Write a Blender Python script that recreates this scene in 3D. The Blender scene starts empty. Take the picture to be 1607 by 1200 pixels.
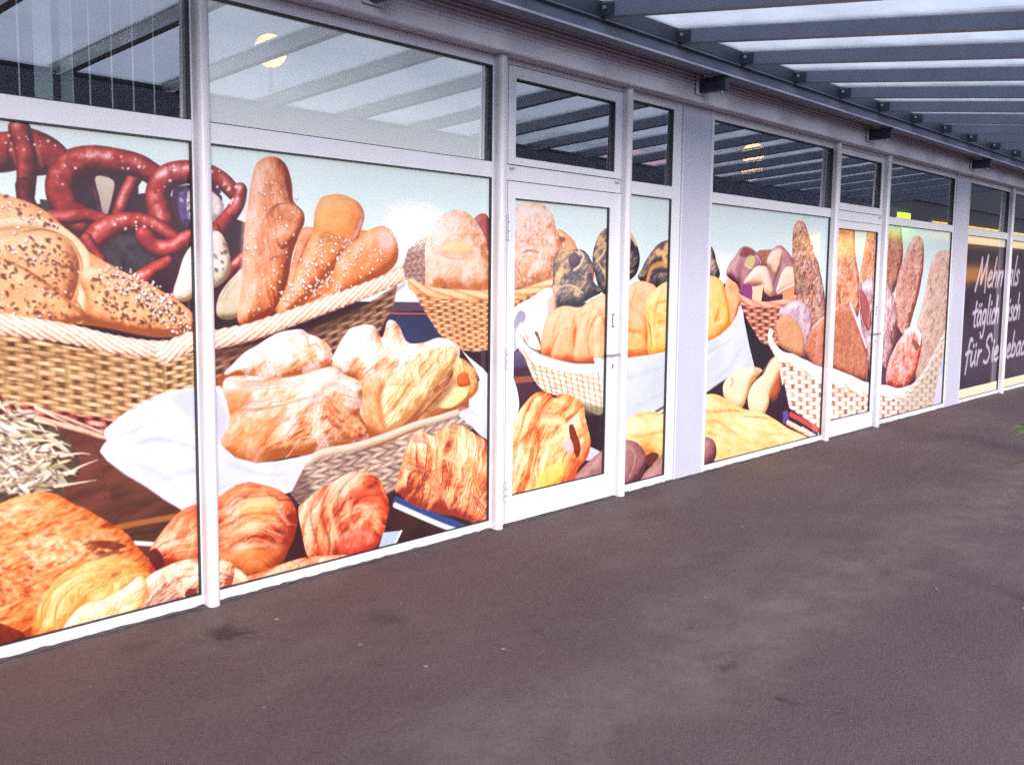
import bpy, bmesh, math, random
import numpy as np
from mathutils import Vector, Matrix
S = bpy.context.scene
COL = S.collection
R_ = math.radians
# ------------------------------------------------------------------ camera
cam_d = bpy.data.cameras.new('camera'); cam = bpy.data.objects.new('camera', cam_d); COL.objects.link(cam)
cam_d.sensor_fit = 'HORIZONTAL'; cam_d.sensor_width = 36; cam_d.lens = 35.15; cam_d.clip_start = .05; cam_d.clip_end = 600
CR = (0.660495, -0.750751, 0.010912)
CU = (0.071456, 0.077320, 0.994442)
CB = (-0.747423, -0.656044, 0.104715)
M4 = Matrix.Identity(4)
for i_ in range(3): M4[i_][0] = CR[i_]; M4[i_][1] = CU[i_]; M4[i_][2] = CB[i_]
M4.translation = (0.0, -4.094, 1.55); cam.matrix_world = M4; S.camera = cam
# ------------------------------------------------------------------ sky, sun, exposure
SUN_EL, SUN_AZ = 9., 208.        # degrees; azimuth measured from +Y clockwise (behind the camera, hazy)
W = bpy.data.worlds.new('World'); S.world = W; W.use_nodes = True
nt = W.node_tree; nt.nodes.clear()
out = nt.nodes.new('ShaderNodeOutputWorld'); bg = nt.nodes.new('ShaderNodeBackground'); sky = nt.nodes.new('ShaderNodeTexSky')
sky.sky_type = 'NISHITA'; sky.sun_disc = False; sky.sun_elevation = R_(SUN_EL); sky.sun_rotation = R_(SUN_AZ); sky.dust_density = 3; sky.air_density = 1.2
mixc = nt.nodes.new('ShaderNodeMix'); mixc.data_type = 'RGBA'; mixc.inputs[0].default_value = .72
tc = nt.nodes.new('ShaderNodeTexCoord'); nz = nt.nodes.new('ShaderNodeTexNoise'); nz.inputs['Scale'].default_value = 2.2; nz.inputs['Detail'].default_value = 5
cr = nt.nodes.new('ShaderNodeValToRGB'); cr.color_ramp.elements[0].position = .32; cr.color_ramp.elements[0].color = (7.3, 7.6, 9.6, 1)
cr.color_ramp.elements[1].position = .7; cr.color_ramp.elements[1].color = (9.6, 9.8, 11.4, 1)
nt.links.new(tc.outputs['Generated'], nz.inputs['Vector']); nt.links.new(nz.outputs['Fac'], cr.inputs['Fac'])
nt.links.new(sky.outputs[0], mixc.inputs[6]); nt.links.new(cr.outputs[0], mixc.inputs[7])
nt.links.new(mixc.outputs[2], bg.inputs['Color']); bg.inputs['Strength'].default_value = .092
nt.links.new(bg.outputs[0], out.inputs[0])
sd = bpy.data.lights.new('sun', 'SUN'); sd.energy = 3.2; sd.angle = R_(24); sd.color = (1.0, .95, .92)
so = bpy.data.objects.new('sun', sd); COL.objects.link(so)
az, el = R_(SUN_AZ), R_(SUN_EL)
sdir = Vector((math.sin(az)*math.cos(el), math.cos(az)*math.cos(el), math.sin(el)))
so.rotation_euler = (-sdir).to_track_quat('-Z', 'Y').to_euler(); so.location = (0, -8, 12)
S.view_settings.view_transform = 'Standard'; S.view_settings.look = 'None'; S.view_settings.gamma = 1; S.view_settings.use_curve_mapping = False
S.view_settings.exposure = .93
S.render.engine = 'CYCLES'; S.cycles.max_bounces = 8; S.cycles.transparent_max_bounces = 12; S.cycles.use_denoising = False
S.cycles.caustics_reflective = False; S.cycles.caustics_refractive = False

# ================================================================== painter for the flat print on the panes
TPM = 400.0                                    # texels per metre of wall
PX0, PX1, PZ0, PZ1 = 0.50, 17.30, 0.02, 2.18   # extent of the printed film on the wall (m)
TW, TH = int((PX1-PX0)*TPM), int((PZ1-PZ0)*TPM)
IMG = np.zeros((TH, TW, 3), np.float32)
MM = 1000.0/TPM                                # mm per texel
_tabs = {}
def _tab(seed):
    if seed not in _tabs:
        _tabs[seed] = np.random.RandomState(seed+11).rand(128, 128).astype(np.float32)
    return _tabs[seed]
def vnoise(x, y, seed):
    t = _tab(seed); xi = np.floor(x).astype(np.int32); yi = np.floor(y).astype(np.int32)
    fx = (x-xi).astype(np.float32); fy = (y-yi).astype(np.float32)
    fx = fx*fx*(3-2*fx); fy = fy*fy*(3-2*fy)
    x0 = xi & 127; x1 = (xi+1) & 127; y0 = yi & 127; y1 = (yi+1) & 127
    return (t[y0, x0]*(1-fx)+t[y0, x1]*fx)*(1-fy)+(t[y1, x0]*(1-fx)+t[y1, x1]*fx)*fy
def fbm(X, Y, s, seed=0, octv=4, ang=0., st=1.):
    a = math.radians(ang); c, n = math.cos(a), math.sin(a)
    u = (X*c+Y*n)/(s*st)+seed*3.7; v = (-X*n+Y*c)/s+seed*1.3
    o = 0; w = 1; tot = 0
    for k in range(octv):
        o = o+w*vnoise(u*2**k, v*2**k, seed+k); tot += w; w *= .55
    return o/tot-.5
def ramp(v, cols):
    cols = np.asarray(cols, np.float32); n = len(cols)-1
    t = np.clip(v, 0, .9999)*n; i = t.astype(np.int32); f = (t-i)[..., None]
    return cols[i]*(1-f)+cols[i+1]*f
def sm(a, b, x):
    t = np.clip((x-a)/(b-a), 0, 1); return t*t*(3-2*t)
def spline(P, closed=True, n=6):
    P = np.asarray(P, float).reshape(-1, 2)
    if len(P) < 3: return P
    if closed: Q = np.vstack([P[-1], P, P[0], P[1]])
    else: Q = np.vstack([2*P[0]-P[1], P, 2*P[-1]-P[-2]])
    out = []
    for i in range(1, len(Q)-2):
        p0, p1, p2, p3 = Q[i-1:i+3]
        for t in np.arange(n)/n:
            out.append(.5*((2*p1)+(-p0+p2)*t+(2*p0-5*p1+4*p2-p3)*t*t+(-p0+3*p1-3*p2+p3)*t**3))
    if not closed: out.append(P[-1])
    return np.array(out)
def box(P, pad):
    x0 = max(0, int((P[:, 0].min()-pad)/MM-PX0*TPM)); x1 = min(TW, int((P[:, 0].max()+pad)/MM-PX0*TPM)+2)
    y0 = max(0, int(PZ1*TPM-(P[:, 1].max()+pad)/MM)); y1 = min(TH, int(PZ1*TPM-(P[:, 1].min()-pad)/MM)+2)
    if x1-x0 < 3 or y1-y0 < 3: return None
    return x0, x1, y0, y1
def grid(b, q=1):
    x0, x1, y0, y1 = b
    xs = (np.arange(x0, x1+q, q)+.5)*MM+PX0*1000; ys = -((np.arange(y0, y1+q, q)+.5)*MM)+PZ1*1000
    if q == 1: xs = xs[:x1-x0]; ys = ys[:y1-y0]
    return np.meshgrid(xs.astype(np.float32), (-ys).astype(np.float32))     # Y grows downwards
def sdf(P, X, Y):
    d = np.full(X.shape, 1e12, np.float32); ins = np.zeros(X.shape, bool)
    A = P*[1, -1]; B = np.roll(A, -1, 0)
    for (ax, ay), (bx, by) in zip(A, B):
        ex, ey = bx-ax, by-ay; L = ex*ex+ey*ey
        if L < 1e-6: continue
        wx, wy = X-ax, Y-ay; t = np.clip((wx*ex+wy*ey)/L, 0, 1)
        d = np.minimum(d, (wx-ex*t)**2+(wy-ey*t)**2)
        if ay != by:
            ins ^= ((ay > Y) != (by > Y)) & (wx < ex*(wy)/ey)
    d = np.sqrt(d); return np.where(ins, d, -d)
def upsamp(a, q, h, w):
    if q == 1: return a[:h, :w]
    y = np.arange(h)/q; x = np.arange(w)/q
    yi = np.minimum(y.astype(int), a.shape[0]-2); xi = np.minimum(x.astype(int), a.shape[1]-2)
    fy = (y-yi)[:, None].astype(np.float32); fx = (x-xi)[None].astype(np.float32)
    r = a[yi]*(1-fy)+a[yi+1]*fy
    return r[:, xi]*(1-fx)+r[:, xi+1]*fx
def blur(a, r):
    for ax in (0, 1):
        for _ in range(2):
            n = max(1, int(r)); p = [(0, 0), (0, 0)]; p[ax] = (n+1, n)
            c = np.cumsum(np.pad(a, p, mode='edge'), axis=ax)
            a = (c[2*n+1:]-c[:-2*n-1])/(2*n+1) if ax == 0 else (c[:, 2*n+1:]-c[:, :-2*n-1])/(2*n+1)
    return a
def put(b, col, al):
    x0, x1, y0, y1 = b; al = np.clip(al, 0, 1)[..., None]
    IMG[y0:y1, x0:x1] = IMG[y0:y1, x0:x1]*(1-al)+np.asarray(col, np.float32)*al
def field(P, closed=True):
    b = box(P, 12)
    if b is None: return None
    h, w = b[3]-b[2], b[1]-b[0]; q = 3 if h*w > 4000 else 1
    X, Y = grid(b, q); D = sdf(P, X, Y)
    return b, q, D, upsamp(D, q, h, w)
LDIR = np.array([-.42, -.62, .66]); LDIR = LDIR/np.linalg.norm(LDIR)
def blob(pts, cols, R=40, tex=(60, .25), fine=(9, .10), st=(0, 1), stripe=None, flour=None, spec=.0, gain=1.12, bias=.03,
         edge=.25, bump=0., band=None, fib=None, seed=1, sharp=False, al=1., soft=1., feather=0., lit=None):
    """a lump of bread: rounded height inside the outline, lit, coloured by a crust ramp"""
    P = spline(pts) if not sharp else np.asarray(pts, float).reshape(-1, 2)
    F = field(P)
    if F is None: return
    b, q, Dl, D = F; h, w = D.shape
    hl = np.clip(Dl, 0, R)/R; hl = np.sqrt(np.clip(1-(1-hl)**2, 0, 1))*R*.8
    hl = blur(hl, max(1, R*.22*soft/(MM*q)))
    H = upsamp(hl, q, h, w); X, Y = grid(b)
    n1 = fbm(X, Y, tex[0], seed, 4, *st); n2 = fbm(X, Y, fine[0], seed+5, 3, *st)
    if bump: H = H+bump*(n1*tex[0]*.5+n2*fine[0]*.7)
    S = 0
    if stripe:
        ang, per, amp, cur = stripe[:4]; a = math.radians(ang); mx, my = P[:, 0].mean(), -P[:, 1].mean()
        u = (X-mx)*math.cos(a)+(Y-my)*math.sin(a); v = -(X-mx)*math.sin(a)+(Y-my)*math.cos(a)
        u = u+cur*v*v/400.+n1*per*1.5
        ph = u/per; fr = ph-np.floor(ph); lay = np.sqrt(np.clip(fr, 0, 1)); S = amp*(lay-.62)*(1+1.2*vnoise(ph*.9+v/per*.25, v/per*.6, seed+9)-.6)
        S = S-amp*.45*np.exp(-((fr)/.12)**2)*vnoise(ph*.5+4, v/per*.5, seed+2)*2
        H = H+lay*per*.16
    if band:             # flaky pastry layers: arcs round a pivot
        px_, pz_, per, amp = band; dx, dy = X-px_, Y+pz_; rad = np.hypot(dx, dy)
        n3 = fbm(X, Y, per*2.6, seed+40, 3); u = rad/per+n3*1.7+.5*fbm(X, Y, per*.8, seed+44, 2); idx = np.floor(u); f = u-idx
        t = np.arctan2(dy, dx)*rad.mean()/per; lay = f**.6
        S = S+amp*((lay-.55)*.38+(vnoise(u*5+idx, t*.45, seed+3)-.5)*.62+(vnoise(u*14, t*1.6, seed+4)-.5)*.42+fbm(X, Y, per*1.5, seed+60, 4)*1.5+(vnoise(u*1.3, t*.22, seed+6)-.5)*.9)
        S = S-amp*.30*np.exp(-(f/.07)**2)*sm(.35, .65, vnoise(idx*1.7, t*.5, seed+8)); H = H+lay*per*.13
    if fib:
        ang, sc, stt, amp = fib; r1_ = 1-np.abs(2*(fbm(X, Y, sc, seed+50, 3, ang, stt)*1.7)); r2_ = fbm(X, Y, sc*.45, seed+52, 2, ang, stt*.7)
        S = S+amp*((r1_-.6)+r2_*.9); H = H+r1_*sc*.2*amp
    gy, gx = np.gradient(H, MM)
    nz = 1/np.sqrt(gx*gx+gy*gy+1); L = LDIR if lit is None else np.array(lit)/np.linalg.norm(lit)
    dif = (-gx*L[0]-gy*L[1]+L[2])*nz
    dif = np.clip((dif+.40)/1.40, 0, 1)**1.15; v = bias-.29+gain*dif+n1*tex[1]*2+n2*fine[1]*2+S
    v = v-edge*np.exp(-np.clip(D, 0, None)/(R*.18+2))
    c = ramp(v, cols)
    if flour:
        s, thr, fc, fa = flour; m = sm(thr-.12, thr+.12, fbm(X, Y, s, seed+21, 5, *st)+.5+.25*(dif-.6))*fa
        m = (m*(.75+.6*n2))[..., None]; c = c*(1-m)+np.array(fc, np.float32)*m
    if spec:
        Hh = L+[0, 0, 1]; Hh = Hh/np.linalg.norm(Hh)
        sp = np.clip((-gx*Hh[0]-gy*Hh[1]+Hh[2])*nz, 0, 1)**26*spec*(1+1.5*n1)
        c = c+np.clip(sp, 0, 1)[..., None]*(np.array([255, 240, 245])-c)
    e = 1.2+feather
    put(b, c, sm(-e, e, D)*al)
def fill(pts, c0, c1=None, al=1., ang=90, sharp=True, feather=0., noise=(0, 0), st=(0, 1), seed=3):
    P = spline(pts) if not sharp else np.asarray(pts, float).reshape(-1, 2)
    F = field(P)
    if F is None: return
    b, q, Dl, D = F; X, Y = grid(b); c = np.ones(D.shape+(1,), np.float32)*np.array(c0, np.float32)
    if c1 is not None:
        a = math.radians(ang); u = X*math.cos(a)+Y*math.sin(a); A = P*[1, -1]; pu = A[:, 0]*math.cos(a)+A[:, 1]*math.sin(a)
        t = np.clip((u-pu.min())/(np.ptp(pu)+1e-6), 0, 1)[..., None]; c = c*(1-t)+np.array(c1, np.float32)*t
    if noise[0]: c = c*(1+noise[1]*2*fbm(X, Y, noise[0], seed, 4, *st)[..., None])
    e = 1.2+feather; put(b, c, sm(-e, e, D)*al)
def along(P, X, Y, r0, r1):
    A = P*[1, -1]; best = np.full(X.shape, 1e9, np.float32); S = np.zeros_like(best); T = np.zeros_like(best); RR = np.ones_like(best)
    seg = np.hypot(*(A[1:]-A[:-1]).T); cum = np.concatenate([[0], np.cumsum(seg)]); tot = cum[-1]
    for i in range(len(A)-1):
        ax, ay = A[i]; ex, ey = A[i+1]-A[i]; L = seg[i]
        if L < 1e-6: continue
        wx, wy = X-ax, Y-ay; t = np.clip((wx*ex+wy*ey)/(L*L), 0, 1)
        s = cum[i]+t*L; r = r0+(r1-r0)*s/tot
        d = np.hypot(wx-ex*t, wy-ey*t)/r; m = d < best
        best = np.where(m, d, best); S = np.where(m, s, S); RR = np.where(m, r, RR)
        T = np.where(m, (wy*ex-wx*ey)/L/r, T)
    return best, S, T, RR
def tube(pts, r, cols, r1=None, tex=(25, .25), spec=.7, bias=.0, gain=.9, salt=0, seed=2, al=1., curve=True, edge=.35, feather=0.):
    """a round roll or strand following a path"""
    P = spline(pts, False) if curve else np.asarray(pts, float).reshape(-1, 2)
    r1 = r if r1 is None else r1; b = box(P, max(r, r1)+4)
    if b is None: return
    X, Y = grid(b); d, S, T, RR = along(P, X, Y, r, r1); dd = np.clip(d, 0, 1)
    H = np.sqrt(np.clip(1-dd*dd, 0, 1))*RR
    n1 = fbm(X, Y, tex[0], seed); H = H+n1*tex[0]*.12; n4 = fbm(X, Y, tex[0]*2.2, seed+30, 2)
    gy, gx = np.gradient(H, MM); nz = 1/np.sqrt(gx*gx+gy*gy+1)
    dif = np.clip((-gx*LDIR[0]-gy*LDIR[1]+LDIR[2])*nz, 0, 1); v = bias+gain*dif*.85+n1*tex[1]*1.2+n4*tex[1]*1.6-edge*dd**4
    c = ramp(v, cols)
    if spec:
        Hh = LDIR+[0, 0, 1]; Hh = Hh/np.linalg.norm(Hh)
        sp = np.clip((-gx*Hh[0]-gy*Hh[1]+Hh[2])*nz, 0, 1)**16*spec*np.clip(.55+3.2*n4+1.6*n1, 0, 1.4)
        c = c+np.clip(sp, 0, .95)[..., None]*(np.array([250, 215, 225])-c)
    put(b, c, sm(1+(1.2+feather)/r, 1-(1.2+feather)/r, d)*al)
def line(pts, w, col, al=1., soft=.3, curve=True, w1=None, closed=False):
    P = spline(pts, closed) if curve else np.asarray(pts, float).reshape(-1, 2)
    w1 = w if w1 is None else w1; b = box(P, max(w, w1)*1.1+4)
    if b is None: return
    X, Y = grid(b); d, S, T, RR = along(P, X, Y, w/2, w1/2); m = np.ones(d.shape+(1,))*np.array(col, np.float32)
    if soft >= .6:         # airbrushed: no hard edge, ends fade out
        tot = S.max()+1e-6; A = np.exp(-(d*1.35)**2)*np.clip(np.sin(np.pi*np.clip(S/tot, .02, .98))*1.8, 0, 1); A = A*np.clip(.85+1.3*fbm(X, Y, max(w*1.5, 12), int(w*7) % 50, 3), .2, 1.2)
        put(b, m, A*al); return
    s = max(soft, 1.2/(max(w, w1)/2)); put(b, m, sm(1+s, 1-s, d)*al)
def rope(pts, r, cols, r1=None, pitch=60, slant=1.0, strands=1, seed=4, bias=.0):
    P = spline(pts, False); r1 = r if r1 is None else r1; b = box(P, max(r, r1)+4)
    if b is None: return
    X, Y = grid(b); d, S, T, RR = along(P, X, Y, r, r1)
    ph = (S-slant*T*RR*1.6)/pitch+.35*fbm(X, Y, 90, seed); f = ph-np.floor(ph)
    v = bias+.25+.75*np.sin(np.pi*f)**.6-.22*T-.35*np.clip(d, 0, 1)**4+.5*fbm(X, Y, 14, seed+1)
    v = v+.15*(vnoise(np.floor(ph), np.floor(ph)*0+.5, seed)-.5)
    wob = 1+.05*np.sin(2*np.pi*ph)
    put(b, ramp(v, cols), sm(1+1.2/r, 1-1.2/r, d/wob))
def weave(pts, cols, nu, nv, quad=None, style=0, seed=6, bias=0., contrast=1., sharp=True):
    """wickerwork: quad = its four corners (top left, top right, bottom right, bottom left)"""
    P = np.asarray(pts, float).reshape(-1, 2)
    if not sharp: P = spline(P)
    F = field(P)
    if F is None: return
    b, q, Dl, D = F; X, Y = grid(b); Q = np.asarray(quad, float).reshape(4, 2)*[1, -1]
    a = Q[0]; e = Q[1]-Q[0]; f_ = Q[3]-Q[0]; g = Q[0]-Q[1]+Q[2]-Q[3]
    u = np.full(X.shape, .5); v = np.full(X.shape, .5)
    for _ in range(7):                                 # invert the bilinear map by Newton steps
        rx = a[0]+e[0]*u+f_[0]*v+g[0]*u*v-X; ry = a[1]+e[1]*u+f_[1]*v+g[1]*u*v-Y
        j11 = e[0]+g[0]*v; j12 = f_[0]+g[0]*u; j21 = e[1]+g[1]*v; j22 = f_[1]+g[1]*u
        det = j11*j22-j12*j21; det = np.where(np.abs(det) < 1e-3, 1e-3, det)
        u = np.clip(u-(j22*rx-j12*ry)/det, -1, 2); v = np.clip(v-(-j21*rx+j11*ry)/det, -1, 2)
    n = fbm(X, Y, 70, seed); U = u*nu+.25*n; V = v*nv+.5*n
    if style == 0:       # willow rods running round uprights
        row = np.floor(V); fv = V-row; off = (row % 2)*.5
        fu = U*.5+off; wv = np.sin(2*np.pi*fu)
        hgt = np.sin(np.pi*fv)**.7*(.62+.38*wv)
        k = .15+.85*hgt+.35*(vnoise(row*1.7, np.floor(fu)*2.3, seed+3)-.5)-.35*np.exp(-((wv+1)/.35)**2)
    elif style == 1:     # flat checker of blocks
        iu, iv = np.floor(U), np.floor(V); fu, fv = U-iu, V-iv
        hgt = (np.sin(np.pi*fu)*np.sin(np.pi*fv))**.45; k = .1+.85*hgt+.3*(vnoise(iu*1.3, iv*1.9, seed+3)-.5)
        k = k+np.where((iu+iv) % 2 == 0, .10, -.12)*np.sin(np.pi*fv)
    else:                # slanted braid
        row = np.floor(V); fv = V-row; sgn = np.where(row % 2 == 0, 1., -1.)
        fu = U+sgn*fv*.9; ff = fu-np.floor(fu); k = .1+.8*np.sin(np.pi*ff)**.6*np.sin(np.pi*fv)**.4+.45*(vnoise(np.floor(fu)*1.3, row*2.1, seed+3)-.5)
    k = .5+(k-.5)*contrast+bias+.35*fbm(X, Y, 16, seed+8)
    put(b, ramp(k, cols), sm(-1.2, 1.2, D))
def seeds(pts, n, size, cols, elong=1.8, ang=0., spread=60, seed=7, al=.95, sharp=False, shade=True):
    P = spline(pts) if not sharp else np.asarray(pts, float).reshape(-1, 2)
    F = field(P)
    if F is None: return
    b, q, Dl, D = F; rs = np.random.RandomState(seed); h, w = D.shape
    for _ in range(int(n)):
        for _t in range(12):
            i, j = rs.randint(h), rs.randint(w)
            if D[i, j] > size*.5: break
        else: continue
        s = size*(.6+.8*rs.rand())/MM; a = math.radians(ang+spread*(rs.rand()*2-1)); e = elong*(.7+.5*rs.rand())
        k = int(s*e)+2; i0, i1, j0, j1 = max(0, i-k), min(h, i+k+1), max(0, j-k), min(w, j+k+1)
        yy, xx = np.mgrid[i0-i:i1-i, j0-j:j1-j]; uu = (xx*math.cos(a)+yy*math.sin(a))/e; vv = -xx*math.sin(a)+yy*math.cos(a)
        rr = np.sqrt(uu*uu+vv*vv+.25*np.abs(uu*vv))/s*2; m = sm(1.25, .75, rr)*al
        c = np.array(cols[rs.randint(len(cols))], np.float32)*(.88+.24*rs.rand())
        cc = np.ones(m.shape+(1,))*c
        if shade:
            sh = sm(1.7, .9, np.sqrt(uu*uu+(vv-.35*s)**2)/s*2)*.35
            bb = (b[0]+j0, b[0]+j1, b[2]+i0, b[2]+i1); put(bb, [60, 25, 15], sh)
            cc = cc*(1.08-.25*(vv/s+.3))[..., None]
        put((b[0]+j0, b[0]+j1, b[2]+i0, b[2]+i1), np.clip(cc, 0, 255), m)
def stroke(pts, w, cols, al=.7, n=5, spread=10, seed=9, w1=None):
    """a bundle of thin flaky lines beside one another"""
    rs = np.random.RandomState(seed); P = np.asarray(pts, float).reshape(-1, 2)
    for k in range(n):
        o = (rs.rand(*P.shape)-.5)*spread*.35+(rs.rand(1, 2)-.5)*spread*2
        line(P+o, w*(.5+rs.rand()), cols[rs.randint(len(cols))], al*(.6+.4*rs.rand()), .7, w1=w*.3)

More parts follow.
